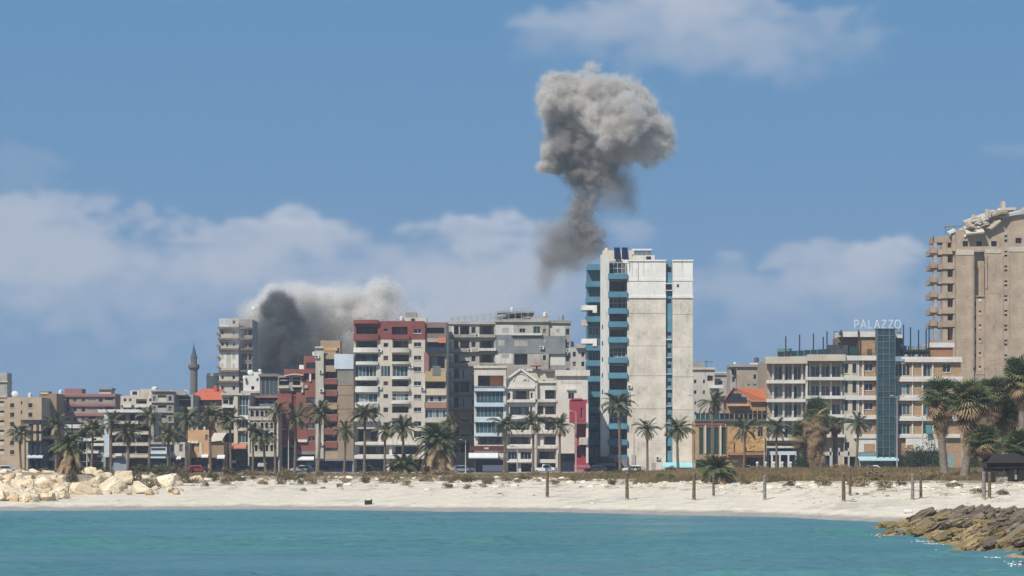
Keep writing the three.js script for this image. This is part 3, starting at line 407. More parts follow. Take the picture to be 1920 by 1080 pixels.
{
  const b = new Building('house', 'cream roof top house with tanks above the concrete flats', 590, 226, 296, { mat: C.cream });
  b.panel(226, 742, 296).body(742).loggias([[255, 275]], [[748, 757], [764, 776]], { deep: 1.2 }).wins([[232, 237], [242, 247], [280, 286]], rowsOf(747, 14, 6, 3)).done(); b.band(226, 757, 296, 760, C.pale, 0.6); b.band(232, 758, 247, 764, C.white, 0.9); b.band(253, 760, 284, 764, C.white, 0.9);
  b.box('roof_hut', 261, 729, 285, 744, -6, -1, C.cream); b.box('roof_hut', 243, 732, 260, 743, -5, -1, C.white); b.band(247, 733.5, 256, 740, GL.dark, 0.03, -1, 'window');
  tank(289, 742, 590, 'white water tank beside the cream roof top house', 1.3, WHITE, -1); dish(293, 752, 590, 'small white dish at the corner of the cream roof top house', 0.9, 0.3, 0.5);
}
{
  const b = new Building('apartment_block', 'grey concrete block with broken plaster beside the cream roof top house', 530, 284, 326, { mat: C.grey });
  b.panel(284, 734, 326).body(734).loggias([[296, 312]], rowsOf(741, 19, 12, 6), () => ({ deep: 1.3, para: 0.8, pm: pick([C.grey, C.cream, C.mid]) })).wins([[287, 292], [316, 322]], rowsOf(743, 19, 9, 6)).done();
  for (let i = 0; i < 5; i++) b.band(284, 753 + i * 19, 327, 755 + i * 19, C.mid, 0.4); b.band(284, 731, 328, 734, C.mid, 0.5);
}
{
  const b = new Building('shop', 'small shop with framed white fascia board between palms', 508, 278, 316, { mat: C.dark, depth: 8 });
  b.panel(278, 832, 316).body(832).shop(282, 860, 312, 885).done(); b.band(278, 829, 316, 833, C.mid, 0.9); b.box('fascia', 280, 836, 313, 851, 0.3, 0.45, C.bluewhite); b.box('fascia_inlay', 284, 840, 311, 844.5, 0.452, 0.47, FR.black); b.band(282, 856, 312, 859, C.bluewhite, 1.3);
}
{
  const b = new Building('house', 'pale low house with two dark upper windows behind palms', 510, 316, 350, { mat: C.pale, depth: 9 });
  b.panel(316, 829, 350).body(829).wins([[320, 327], [336, 343]], [[833, 847]]).shop(318, 858, 348, 885).done(); b.awning(331, 856, 340, 859, C.canvas, 0.9);
}
{
  const b = new Building('apartment_block', 'balcony block with dark glazed recesses beside the red tiled house', 534, 314, 362, { mat: C.mid });
  b.panel(314, 740, 362).body(740).loggias([[318, 331], [334, 358]], [[744, 763], [771, 786], [794, 806], [814, 828]], () => ({ deep: 1.4, glass: [GL.navy, GL.darker], para: rnd() < 0.4 ? 0.8 : 0, pm: C.pale })).done();
  for (const y of [763, 787, 807]) b.band(313, y, 362, y + 5, C.pale, 0.8); b.band(322, 733, 350, 741, C.mid, 1.2);
  dish(348, 740, 534, 'white dish on the balcony block beside the red tiled house', 0.9, 0.4, -1);
}
{ // hipped red roof
  const b = new Building('house', 'tan house with hipped red tile roof below the minaret', 545, 350, 428, { mat: C.tan, depth: 16 });
  b.panel(352, 749, 426).body(749, C.tan, { x0: 352, x1: 426, para: 0.1 }).wins([[368, 380]], [[751, 762], [784, 795]], { n: 2, sill: C.cream }).wins([[402, 408]], [[780, 792]]).done(); b.band(352, 775, 426, 777, C.cream, 0.2);
  const q = new QB(), X = (x) => b.X(x), Y = (y) => b.Y(y), e = Y(750), r = Y(727);
  const A = [X(347), e, 0.9], B2 = [X(431), e, 0.9], Cc = [X(431), e, -15], Dd = [X(347), e, -15], R1 = [X(372), r, -7], R2 = [X(408), r, -7];
  q.quad(A, B2, R2, R1, [0, 0], [9, 0], [7, 4], [2, 4]); q.quad(Cc, Dd, R1, R2, [0, 0], [9, 0], [7, 4], [2, 4]); q.quad(B2, Cc, R2, R2, [0, 0], [16, 0], [8, 4], [8, 4]); q.quad(Dd, A, R1, R1, [0, 0], [16, 0], [8, 4], [8, 4]); q.y(A[0], 0.9, B2[0], -15, e - 0.02); q.add('roof', C.rooftile, b.g);
  b.box('chimney', 396, 722, 402, 735, -6, -4.6, C.rooftile);
}
{
  const b = new Building('house', 'small orange house with crenellated parapet behind palms', 516, 352, 393, { mat: C.orange, depth: 9 });
  b.panel(352, 806, 393).body(806).wins([[385, 390]], [[815, 826]]).wins([[360, 364], [372, 378]], [[832, 846]]).shop(355, 858, 390, 885).done(); for (const x of [353, 367, 381]) b.box('merlon', x, 800, x + 4, 807, -0.4, -0.05, C.cream); b.band(352, 827, 372, 831, C.white, 0.5); b.box('wall_patch', 373, 830, 380, 856, 0.01, 0.15, C.cream);
  b.awning(350, 855, 357, 859, C.canvas, 1); b.awning(378, 852, 391, 856, C.canvas, 1);
}
{
  const b = new Building('house', 'low house with sloping cream roof beside the orange house', 513, 393, 420, { mat: C.brown, depth: 8 });
  b.panel(393, 828, 420).body(828).shop(396, 858, 418, 885).done(); const q = new QB(); q.quad([b.X(392), b.Y(829), 0.4], [b.X(416), b.Y(826), 0.4], [b.X(420), b.Y(811), -5], [b.X(396), b.Y(811), -5], [0, 0], [3, 0], [3, 6], [0, 6]); q.y(b.X(392), 0.4, b.X(420), -5, b.Y(830)); q.add('roof', C.cream, b.g); b.awning(408, 853, 422, 858, C.canvas, 1.2);
}
{
  const b = new Building('minaret', 'dark stone minaret with balcony and pointed cap above the roofs', 800, 350, 374, { category: 'minaret' }), m = M('stone', 0.17, 0.145, 0.13), s = b.s, ring2 = (x, y0, y1, r0, r1, name, mm = m) => { const h = (y1 - y0) * s; put(name, cyl(r0 * s, r1 * s, h, 8).translate(b.X(x), b.Y(y1), -2), mm, b.g); };
  ring2(362, 693, 905, 7.5, 6.8, 'shaft'); ring2(362, 689, 694, 7, 11, 'corbel'); ring2(362, 683, 689, 10.6, 10.6, 'balcony'); ring2(362, 670, 684, 6, 5.8, 'drum'); ring2(362, 668, 671, 6.8, 6.8, 'cornice'); ring2(362, 645, 668, 5.6, 0.3, 'cap', M('paint', 0.07, 0.085, 0.12)); ring2(362, 641, 646, 0.4, 0.3, 'finial', FR.dark);
}
{
  const b = new Building('building', 'dark green glazed drum shaped building beside the damaged tower', 800, 384, 412, {}), s = b.s; put('drum', cyl(13 * s, 14 * s, 200 * s, 20).translate(0, b.Y(905), -4), M('plaster', 0.055, 0.075, 0.075), b.g); put('roof_cap', cyl(14.6 * s, 12 * s, 6 * s, 20).translate(0, b.Y(705), -4), FR.dark, b.g);
}
{
  const b = new Building('apartment_tower', 'damaged tall apartment tower with white patches half lost in smoke', 645, 408, 474, { mat: C.pale, depth: 16 });
  b.panel(411, 597, 448).panel(448, 598, 472, null, C.grey, -1.6).body(598, C.grey, { z: -1.6, x0: 411, x1: 472 });
  b.panel(412, 598, 430, 614, C.bluewhite, 0.06, 0.05).panel(413, 659, 425, 690, C.white, 0.06, 0.05).panel(433, 659, 447, 690, C.white, 0.06, 0.05);
  b.wins([[415, 419.5], [436, 441]], [[601, 607], [620, 627], [642, 649], [664, 674], [682, 690], [704, 711], [724, 731]], { glass: [GL.darker] }).wins([[424, 428]], [[600, 609], [641, 650]]).loggias([[452, 462], [465, 471]], [[618, 628], [642, 651], [664, 674], [682, 693], [705, 714]], { deep: 1.2, door: 0 }).done();
  for (const y of [613, 634, 653, 694, 714]) { b.band(409, y, 448, y + 3.5, M('concrete', 0.22, 0.16, 0.12), 0.9); b.box('slab', 446, y, 474, y + 3, -1.59, -0.5, M('concrete', 0.26, 0.2, 0.16)); } for (const y of [624, 646, 668, 686]) b.box('balcony_stub', 406, y, 412, y + 4, -3, 0.5, C.brown);
  dish(480, 585, 690, 'white dish above the edge of the smoke', 1, 0.3, 6);
}
{
  const b = new Building('apartment_block', 'grey flats with teal glazed bay and pale concrete pillar', 521, 416, 468, { mat: C.mid });
  b.panel(416, 740, 468).body(740).loggias([[418, 428]], [[746, 757]]).wins([[429.5, 437]], [[744, 759]], { glass: [GL.darker] }).loggias([[418, 439]], [[765, 783], [790, 806], [812, 830]], { deep: 1.4, glass: [GL.navy, GL.dark] }).glazed(448, 742, 466, 779, { n: 3, m: 2 }).glazed(447, 787, 466, 803, { n: 3 }).glazed(447, 809, 466, 830, { n: 3 }).shop(418, 842, 466, 885).done();
  b.band(414, 737, 470, 741, C.pale, 0.7); b.band(417, 760, 440, 764.5, C.white, 1.2); b.box('pillar', 439, 742, 446, 832, 0.01, 0.5, C.cream); b.band(445, 780, 468, 786, C.white, 0.9); b.band(445, 804, 468, 808, C.cream, 0.7); b.awning(409, 831, 432, 839.5, C.terracotta, 1.9); b.awning(437, 831, 463, 839.5, C.terracotta, 1.9); b.awning(417, 862, 428, 866, C.canvas, 1.5); b.awning(432, 862, 444, 866, C.canvas, 1.5);
}
{
  const b = new Building('house', 'white roof top house with two dishes below the smoke', 568, 452, 490, { mat: C.white });
  b.panel(456, 704, 490).body(704, C.white, { x0: 456 }).wins([[471, 477]], [[724, 731]], { glass: [GL.darker] }).wins([[460, 464], [481, 485]], [[709, 715]]).done(); b.box('stair_house', 474, 697, 488, 706, -6, -2, C.white); b.band(452, 733, 490, 737, C.pale, 0.8);
  dish(468, 704, 568, 'white satellite dish on the white roof top house', 1.2, 0.2); dish(484, 697, 568, 'smaller dish on the stair hut of the white roof top house', 0.7, 0.5, -4); dish(459, 712, 568, 'dish hung on the wall edge of the white roof top house', 0.7, 0.3, 0.8);
}
{
  const b = new Building('apartment_block', 'narrow grey building with tall blue glass strips and maroon terrace', 532, 474, 524, { mat: C.slate, depth: 9 });
  b.panel(487, 706, 522, 742, M('plaster', 0.16, 0.155, 0.15)).panel(474, 742, 524).body(742, C.greyrose).body(706, C.slate, { x0: 487, x1: 522, yb: 742, name: 'upper_walls', depth: 7 });
  for (const x of [491, 499, 507, 514]) b.glazed(x, 709, x + 5.4, 740, { n: 1, m: 3, glass: [GL.blue, GL.teal], frame: FR.dark }); b.loggias([[478, 521]], [[747, 757]], { deep: 1.5, door: 0.9 }).done();
  b.band(485, 701, 524, 706, M('concrete', 0.25, 0.23, 0.22), 0.6); b.band(473, 742, 524, 746, C.rose, 0.6);
}
{
  const b = new Building('apartment_block', 'grey block with rows of small arched windows and sand coloured trim', 512, 463, 526, { mat: M('concrete', 0.46, 0.425, 0.365) });
  b.panel(465, 764, 524).body(764, C.mid, { x0: 465, x1: 524 }); const o = { recess: 0.28, glass: [GL.darker], frame: FR.brown };
  b.wins([[470, 476], [479.5, 485.5], [488.5, 494.5], [497, 503]], [[769, 781]], o).wins([[476, 481], [489, 494], [497.5, 502.5], [507, 512]], [[792, 803]], o).wins([[478, 483], [488, 493], [498, 503], [507, 512]], [[810, 821], [834, 846]], o).shop(467, 857, 522, 885).done();
  for (const [xs, ys] of [[[469, 479, 488, 496.5], [768]], [[475.5, 488.5, 497, 506.5], [791]], [[477.5, 487.5, 497.5, 506.5], [809, 833]]]) for (const x of xs) for (const y of ys) { const g = new THREE.TorusGeometry(0.34, 0.09, 5, 8, Math.PI).translate(b.X(x + 3.1), b.Y(y + 3.5), 0.05); put('arch_moulding', g, C.cream, b.g); }
  b.band(465, 762, 507, 766, C.pale, 0.4); b.box('pilaster', 515, 766, 522, 856, 0.01, 0.4, C.cream); b.box('pilaster', 465, 786, 468.5, 850, 0.01, 0.3, C.cream); b.band(466, 785, 515, 788, C.cream, 0.3); b.band(466, 850, 522, 856, C.pale, 0.5); b.awning(484, 868, 500, 873, C.mid, 1.3);
}
{
  const b = new Building('apartment_block', 'brick red building with open roof terraces under curved white canopy', 518, 520, 594, { mat: C.red });
  b.panel(521, 733, 547, 834).panel(547, 733, 555, 834, M('plaster', 0.19, 0.065, 0.055), -0.5).panel(555, 733, 593, 846).panel(521, 704, 566, 733, C.grey).panel(566, 696, 593, 733, C.red).body(733, C.red).body(704, C.grey, { x0: 521, x1: 566, yb: 733, name: 'upper_walls' }).panel(521, 834, 555, null, C.dark).panel(555, 846, 593, null, C.dark);
  b.loggias([[523, 542], [549, 563]], [[708, 722]], { deep: 2.2, glass: [GL.navy, GL.darker] }).loggia(550, 726, 562, 732, { deep: 1 }).loggia(570, 700, 591, 712, { deep: 1.4 }).wins([[574, 590]], [[745, 757], [793, 804]], { n: 3, sill: C.pale, glass: [GL.dark, GL.teal] }).win(578, 818, 591, 827, { n: 2 }).shop(523, 838, 553, 884, { glass: [GL.navy, GL.darker, GL.teal] }).shop(557, 852, 591, 884, { glass: [GL.navy, GL.darker] }).done();
  b.band(522, 724.5, 542, 728, C.cream, 0.8); b.band(548, 722.5, 565, 726, C.cream, 0.8); b.box('white_board', 580, 701, 583.5, 715, 0.05, 0.3, C.white); b.box('shelf', 565, 718, 569, 736, 0.02, 0.4, C.cream); b.box('wall_patch', 571, 722, 577, 728, 0.02, 0.3, C.pale);
  const q = new QB(); for (let i = 0; i < 8; i++) { const a = 534 + i * 4.4, y = (t) => 704 - 3 * Math.sin(t / 8 * Math.PI); q.quad([b.X(a), b.Y(y(i)), 1], [b.X(a + 4.4), b.Y(y(i + 1)), 1], [b.X(a + 4.4), b.Y(y(i + 1)), -5], [b.X(a), b.Y(y(i)), -5], [0, 0], [1, 0], [1, 6], [0, 6]); q.box(b.X(a), b.Y(y(i) + 1.5), 0.9, b.X(a + 4.4), b.Y(y(i)), 1); } q.add('canopy', C.white, b.g);
  b.box('sign_board', 559, 824, 576, 829, 0.02, 0.5, C.white); b.awning(557, 856, 589, 861, C.canvas, 1.1);
  b.box('roof_wall', 527, 690, 571, 705, -7, -6.6, C.red); b.box('roof_block', 568, 667, 594, 697, -7, -2, C.red); b.box('roof_window', 572, 679, 592, 690, -2.04, -1.98, GL.dark); b.box('roof_panel', 558, 683, 574, 691, -4, -3.8, C.white);  // flat dark box on the roof block paints the shade of an opening
  tank(586, 667, 518, 'white tank on the highest roof of the brick red building', 0.6, WHITE, -4);
}
{
  const b = new Building('apartment_block', 'tall brown block with red balcony fronts and a plain tan wall', 516, 592, 664, { mat: C.tan });
  b.panel(607, 662, 633, 846, C.tan, -0.15).panel(633, 690, 663, 860, M('plaster', 0.335, 0.25, 0.17), 0.1).panel(592, 652, 607, 860, M('stain', 0.50, 0.475, 0.40), 0.5).body(664, C.tan, { x0: 593, x1: 663, z: -0.15 }).panel(592, 860, 664, null, C.dark, 0.1).panel(607, 846, 633, 860, C.tan, 0.08);
  b.panel(633, 690, 663, 721, M('concrete', 0.27, 0.25, 0.225), 0.16, 0.05);
  b.loggias([[608, 632.5]], [[673, 685], [697, 709], [721, 731], [744, 755], [767, 777], [792, 802], [817, 827]], () => ({ deep: 1.5, glass: [GL.darker, GL.darker, GL.dark] })).win(611, 835, 622, 852, { n: 3, frame: FR.white }).shop(594, 864, 662, 885).done();
  for (const y of [710, 732, 756, 778, 803, 828]) b.box('parapet', 607.5, y, 632.5, y + (y < 740 ? 10.5 : 11.5), -0.12, 0.35, y === 756 ? C.tan : C.red); for (const y of [721, 739, 765, 790, 815]) b.box('joint_strip', 633, y, 663.5, y + 1.6, 0.102, 0.17, C.brown);
  b.box('white_panel', 627, 664, 663, 692, 0.25, 0.4, C.bluewhite); b.box('roof_house', 600, 638, 637, 664, -7, -1, C.tan); b.box('roof_band', 608, 651, 632, 657, -0.98, -0.9, C.orange); b.box('roof_window', 629, 652, 635, 661, -0.97, -0.92, GL.dark); b.band(591, 650, 608, 653, C.pale, 0.4, 0.5);  // dark box on the roof house is an opening, its shade painted
  [[595, 672, 'topmost'], [603, 700, 'second highest'], [604, 735, 'middle'], [595, 790, 'second lowest'], [603, 835, 'lowest']].forEach(([x, y, w]) => ac(b, x, y, 0.5, w + ' air conditioner on the pale strip of the tall brown block'));
}
{ // maroon topped block
  const wall = M('stain', 0.60, 0.545, 0.46), W2 = M('stain', 0.70, 0.68, 0.63);
  const b = new Building('apartment_block', 'eight storey cream block with two maroon upper storeys and curved balconies', 517, 664, 838, { mat: wall, depth: 16 });
  b.panel(664, 602, 797, 637, C.maroon).panel(664, 637, 797, 832, wall).panel(797, 604, 837, 634, M('plaster', 0.25, 0.17, 0.14), -0.6).panel(797, 634, 837, null, M('concrete', 0.44, 0.36, 0.28), -0.6).body(602, wall, { x1: 838, z: -0.6, para: 0.4 }).panel(664, 832, 797, null, W2);
  const bay = () => ({ deep: 1.6, door: 0.85, glass: [GL.darker, GL.dark, GL.darker, GL.curtain] });
  b.loggias([[668, 708], [735, 764]], [[613, 627]], bay).loggias([[667, 708], [736, 766]], [[638.5, 652]], bay).loggia(735, 664, 767, 678, bay()).loggias([[735, 766]], [[713, 724.5], [762, 774]], bay).loggia(666, 714, 708, 724, bay());
  b.glazed(666, 664, 709, 678, { n: 4, glass: [GL.dark, GL.teal, GL.darker], frame: FR.dark }).glazed(666, 686, 706, 706, { n: 6 }).glazed(714, 686, 732, 706, { n: 3 }).glazed(735.5, 686, 765, 706, { n: 4 }).glazed(666, 738, 708, 754, { n: 5, glass: [GL.dark, GL.blue, GL.teal, GL.pale] }).glazed(735, 738, 766, 751, { n: 4, m: 2, glass: [GL.teal, GL.pale] });
  b.loggia(666, 765, 708, 783, bay()).loggias([[735, 766]], [[788, 802]], bay).loggias([[668, 710]], [[804, 828]], bay);
  b.wins([[719, 728]], [[616, 622], [643, 651], [667, 676], [715, 723], [739, 747], [764, 773], [792, 800]], { glass: [GL.darker, GL.dark, glass(0.12, 0.035, 0.03, 0.3)] }).wins([[776, 790]], [[617, 625], [642, 650], [667, 675], [688, 697], [715, 723], [740, 748], [764, 772], [790, 799], [808, 820]], { n: 2, sill: W2, glass: [GL.darker, GL.dark] });
  b.loggia(667, 836, 730, 852, { deep: 1.5 }).loggia(735, 836, 790, 852, { deep: 1.5 }).shop(667, 861, 725, 885).shop(730, 861, 794, 885);
  b.loggia(799, 614, 833, 625, { deep: 1.4 }).loggia(800, 641, 835, 652, { deep: 1.5, glass: [GL.navy, GL.darker] }).loggia(806, 667, 834, 690, { deep: 1.3, glass: [GL.pale, GL.navy] }).loggia(799, 716, 835, 728, { deep: 1.4 }).glazed(796.5, 742, 836, 753, { n: 5, glass: [GL.pale, GL.dark, GL.pale] }).glazed(797.5, 768, 836, 783, { n: 6, glass: [GL.blue, GL.pale] }).loggia(799, 795, 834, 812, { deep: 1.3 }).loggia(799, 822, 834, 842, { deep: 1.3 }).shop(799, 858, 834, 885).done();
  const curve = (x0, x1, y0, y1, m) => { const s2 = new THREE.Shape(), a = b.X(x0), c = b.X(x1), n = 10; s2.moveTo(a, 0); for (let i = 0; i <= n; i++) { const t = i / n; s2.lineTo(lerp(a, c, t), -0.5 - 0.55 * Math.sin(Math.PI * clamp(t * 0.9 + 0.05))); } s2.lineTo(c, 0); put('curved_parapet', new THREE.ExtrudeGeometry(s2, { depth: b.Y(y0) - b.Y(y1), bevelEnabled: false }).rotateX(-Math.PI / 2).translate(0, b.Y(y1), 0.004), m, b.g); };
  curve(663, 710, 626.5, 637.5, C.maroon); curve(663, 710, 600, 607, C.maroon); curve(663, 710, 652, 661, W2); curve(663, 709, 678, 684, W2); curve(663, 708, 707, 713, W2); curve(663, 709, 724.5, 735.5, W2); curve(663, 709, 755, 764, W2); curve(734, 768, 652.5, 661, wall); curve(734, 768, 678, 683, wall); curve(734, 768, 707, 711, W2); curve(734, 768, 752, 757, W2);
  for (const y of [628, 726, 776]) b.balcony(734, 768, y + 6, { out: 0.7, ph: 0.55, mat: y < 640 ? C.maroon : wall }); b.band(664, 784, 710, 790, W2, 0.9); b.band(664, 829, 797, 834, W2, 0.7); b.band(663, 853, 796, 860, W2, 0.9);
  b.box('orange_awning', 822, 633, 836, 643, -0.58, 0.3, M('cloth', 0.6, 0.22, 0.12)); b.balcony(800, 837, 659, { z: -0.6, out: 1.0, ph: 0.8, mat: C.navy }); b.box('yellow_wall', 797, 696, 836, 715, -0.58, 0.1, M('plaster', 0.50, 0.38, 0.20)); b.box('rose_pier', 795, 660, 804, 700, -0.5, 0.05, C.rose); b.box('curtain', 811, 686, 826, 704, 0.11, 0.18, M('cloth', 0.16, 0.17, 0.16)); b.box('brown_front', 796, 754, 837, 765, -0.58, 0.0, M('plaster', 0.36, 0.22, 0.16)); b.box('cream_front', 796, 729, 837, 741, -0.58, -0.1, C.cream); b.band(797, 784, 837, 792, C.pale, 0.7, -0.6); b.band(797, 814, 837, 820, C.pale, 0.7, -0.6);
  b.box('stair_house', 759, 584, 780, 604, -7, -3, C.grey); b.box('stair_house', 752, 594, 799, 604, -8, -2.5, C.pale); b.box('roof_window', 770, 596, 777, 602, -2.48, -2.42, GL.dark);  // opening of the stair house painted as a flat dark box
  tank(752, 601, 517, 'small white tank beside the stair hut of the maroon topped block', 0.6, WHITE, -2);
  [[712, 660, 'beside the upper curved balconies'], [771, 690, 'beside the glazed middle balconies'], [793, 732, 'at the recessed corner'], [712, 730, 'beside the lower curved balconies']].forEach(([x, y, w]) => ac(b, x, y, 0.01, 'air conditioner on the maroon topped block ' + w));
}
{ // grey block with steel pergola on its roof
  const b = new Building('apartment_block', 'wide grey block with blue grey stripe and steel pergola on its roof', 534, 836, 1072, { mat: M('concrete', 0.43, 0.40, 0.35), depth: 18 }), wh = M('stain', 0.64, 0.62, 0.57), blue = M('concrete', 0.225, 0.245, 0.26);
  b.panel(836, 606, 928).panel(928, 601, 1029, null, b.wallMat, 0.3).panel(1029, 604, 1070, null, M('concrete', 0.38, 0.36, 0.33), -0.2).body(606, b.wallMat, { x1: 1070, z: -0.2, para: 0.3 });
  b.panel(929, 609, 963, 628, wh, 0.36, 0.05).panel(1030, 611, 1059, 630, wh, -0.14, 0.05).panel(929, 663, 962, 682, wh, 0.36, 0.05).panel(1030, 665, 1060, 685, wh, -0.14, 0.05).panel(929, 628, 1018, 663, blue, 0.37, 0.06).panel(1018, 630, 1060, 664, blue, 0.33, 0.06);
  for (const [y, h] of [[613, 14], [640, 13], [666, 12], [694, 12], [719, 13], [746, 16], [774, 16], [802, 16], [830, 18]]) { b.panel(837, y - 4, 851, y + h + 1, wh, 0.07, 0.06); }
  for (const [y, h] of [[610, 17], [638, 15], [664, 16], [692, 17], [717, 18], [746, 18], [774, 16], [802, 16], [830, 18]]) {
    b.win(839, y + 4, 846.5, y + h - 1, { glass: [GL.darker, GL.dark] }).loggia(851.5, y, 860, y + h, { deep: 1.2 });
    if (y === 692 || y === 746) b.glazed(862.5, y, 880, y + h, { n: 4, glass: [GL.pale, GL.dark, GL.pale] }); else b.loggia(862.5, y, 880, y + h, { deep: 1.5, blind: rnd() < 0.3 ? 0.8 : 0 });
    b.win(884, y + 3, 892, y + h - 2, {}); if (y < 690) b.loggia(899, y, 926, y + h, { deep: 1.8, door: 0.6, glass: [GL.navy, GL.darker, GL.dark] });
  }
  b.wins([[942, 954.5]], [[615, 624], [664.5, 672]], { n: 2, glass: [GL.darker] }).wins([[974, 985]], [[616, 624]], { n: 2, glass: [GL.darker] }).win(1000, 612, 1013, 626, { n: 2, glass: [GL.darker, GL.green] }).wins([[1018, 1024]], [[617, 625], [636, 642], [666, 676]], { n: 1 }).win(1043, 617, 1049, 623).wins([[933, 946]], [[636, 648]], { n: 2, glass: [GL.curtain] }).win(964, 637, 989, 649, { n: 4, frame: FR.white, glass: [GL.dark, GL.curtain] }).loggia(964, 664, 989, 684, { deep: 1.6, door: 0.5, mat: M('concrete', 0.30, 0.22, 0.17) }).wins([[1061, 1068]], rowsOf(616, 25, 12, 6)).done();
  b.box('frosted_panel', 994, 665, 1014, 686, 0.305, 0.42, C.mid); for (const y of [628, 655, 682, 710, 736, 764, 791]) b.band(835, y, 929, y + 5, M('concrete', 0.37, 0.34, 0.30), 0.7); b.band(898, 653, 930, 658, wh, 1.0); b.band(928, 599, 1030, 604, C.mid, 0.5, 0.3); b.band(834, 603, 930, 608, C.mid, 0.4); b.band(1028, 601, 1072, 606, C.grey, 0.4, -0.2); b.band(959, 625, 1016, 629, wh, 0.5, 0.4);
  b.box('roof_house', 928, 592, 1030, 604, -10, -3, C.grey); b.box('roof_house', 948, 584, 1000, 596, -10, -4, M('concrete', 0.26, 0.23, 0.20)); b.box('roof_slab', 932, 582, 1002, 585, -10.5, -3.4, C.grey); b.box('roof_house', 995, 594, 1030, 603, -7, -2, C.mid); b.box('rust_beam', 955, 591, 980, 595, -3.4, -3.0, M('concrete', 0.2, 0.1, 0.07));
  const q = new QB(), L = (x, y, z) => [b.X(x), b.Y(y), z]; for (const z of [-2, -9]) { q.bar(L(846, 594, z), L(950, 583.5, z), 0.14); q.bar(L(846, 600, z), L(950, 590, z), 0.12); q.bar(L(936, 583, z), L(996, 574.5, z), 0.14); q.bar(L(936, 589, z), L(996, 583, z), 0.1); for (let x = 846; x <= 996; x += 12) q.bar(L(x, x < 940 ? 594 - (x - 846) * 0.1 : 583 - (x - 936) * 0.14, z), L(x, 606, z), 0.1); } for (let x = 846; x <= 996; x += 12) q.bar(L(x, x < 940 ? 594 - (x - 846) * 0.1 : 583 - (x - 936) * 0.14, -2), L(x, x < 940 ? 594 - (x - 846) * 0.1 : 583 - (x - 936) * 0.14, -9), 0.09); q.add('pergola', FR.alu, b.g);
  tank(1053, 603, 534, 'steel topped tank alone on the low end of the grey block with pergola', 1.0, M('paint', 0.5, 0.52, 0.55, { roughness: 0.3, metalness: 0.5 }), -4); tank(1022, 594, 534, 'white tank on the roof hut below the pergola', 0.7, WHITE, -3); tank(960, 584, 534, 'white tank under the highest rail of the pergola', 0.7, WHITE, -5);
  [[895, 632, 'below its top storey'], [881, 660, 'under its second storey'], [1016, 655, 'on its blue grey stripe'], [895, 690, 'under its third storey'], [1065, 660, 'at its outer corner by the tower']].forEach(([x, y, w]) => ac(b, x, y, 0.4, 'air conditioner on the grey pergola block ' + w));
}
{ // low houses seen between the grey block and the tower
  const b = new Building('house', 'pale houses stacked in the gap beside the white and blue tower', 600, 1062, 1112, { mat: C.pale });
  b.panel(1062, 652, 1112).body(652).wins([[1074, 1080], [1090, 1096]], rowsOf(660, 18, 9, 5)).loggias([[1098, 1110]], rowsOf(662, 22, 12, 4), { deep: 1 }).done(); b.band(1080, 646, 1100, 653, C.mid, 1);
  tank(1072, 652, 600, 'dark tank on the pale houses in the gap beside the tower', 1, M('paint', 0.05, 0.05, 0.05));
}
{
  const wall = M('stain', 0.66, 0.62, 0.55), b = new Building('apartment_block', 'cream house with three blue green glazed balconies above a white awning', 509, 886, 949, { mat: wall, depth: 12 });
  b.panel(889, 687, 949, 858).body(690, wall, { x0: 889, x1: 949 }).panel(889, 858, 949, null, C.dark); b.loggia(896, 704, 944, 724, { deep: 2, mat: C.orange, door: 0.4, side: 0.1 });
  b.glazed(893, 734, 944, 754, { n: 7, frame: FR.alu, glass: [GL.teal, GL.blue, GL.teal] }).glazed(893, 763, 944, 782, { n: 7, frame: FR.alu, glass: [GL.teal, GL.blue] }).glazed(892, 792, 944, 812, { n: 7, frame: FR.alu, glass: [GL.teal, GL.blue] }).loggia(896, 819, 944, 834, { deep: 1.4, rail: FR.dark }).shop(892, 862, 946, 885).done();
  const lt = M('plaster', 0.56, 0.68, 0.72); for (const [y, h] of [[724, 3], [728, 5.5], [755, 7.5], [784, 7.5], [812, 6]]) b.band(889, y, 946, y + h, y === 724 ? M('concrete', 0.25, 0.28, 0.3) : lt, 0.7); b.box('rail_glass', 894, 752, 944, 754.5, 0.2, 0.25, GL.teal);
  b.box('sign_board', 880, 836, 948, 845, 0.02, 0.4, M('paint', 0.10, 0.025, 0.03)); b.box('sign_lettering', 908, 839, 916, 842, 0.402, 0.41, C.pale); b.awning(879, 849, 934, 857, C.canvas, 2.4); b.box('counter', 905, 872, 946, 884, 1.2, 1.8, M('paint', 0.10, 0.11, 0.16)); b.band(888, 686, 950, 690, wall, 0.3);
  b.box('stair_window', 949.2, 690, 950.2, 706, 0.1, 0.15, FR.brown);
}
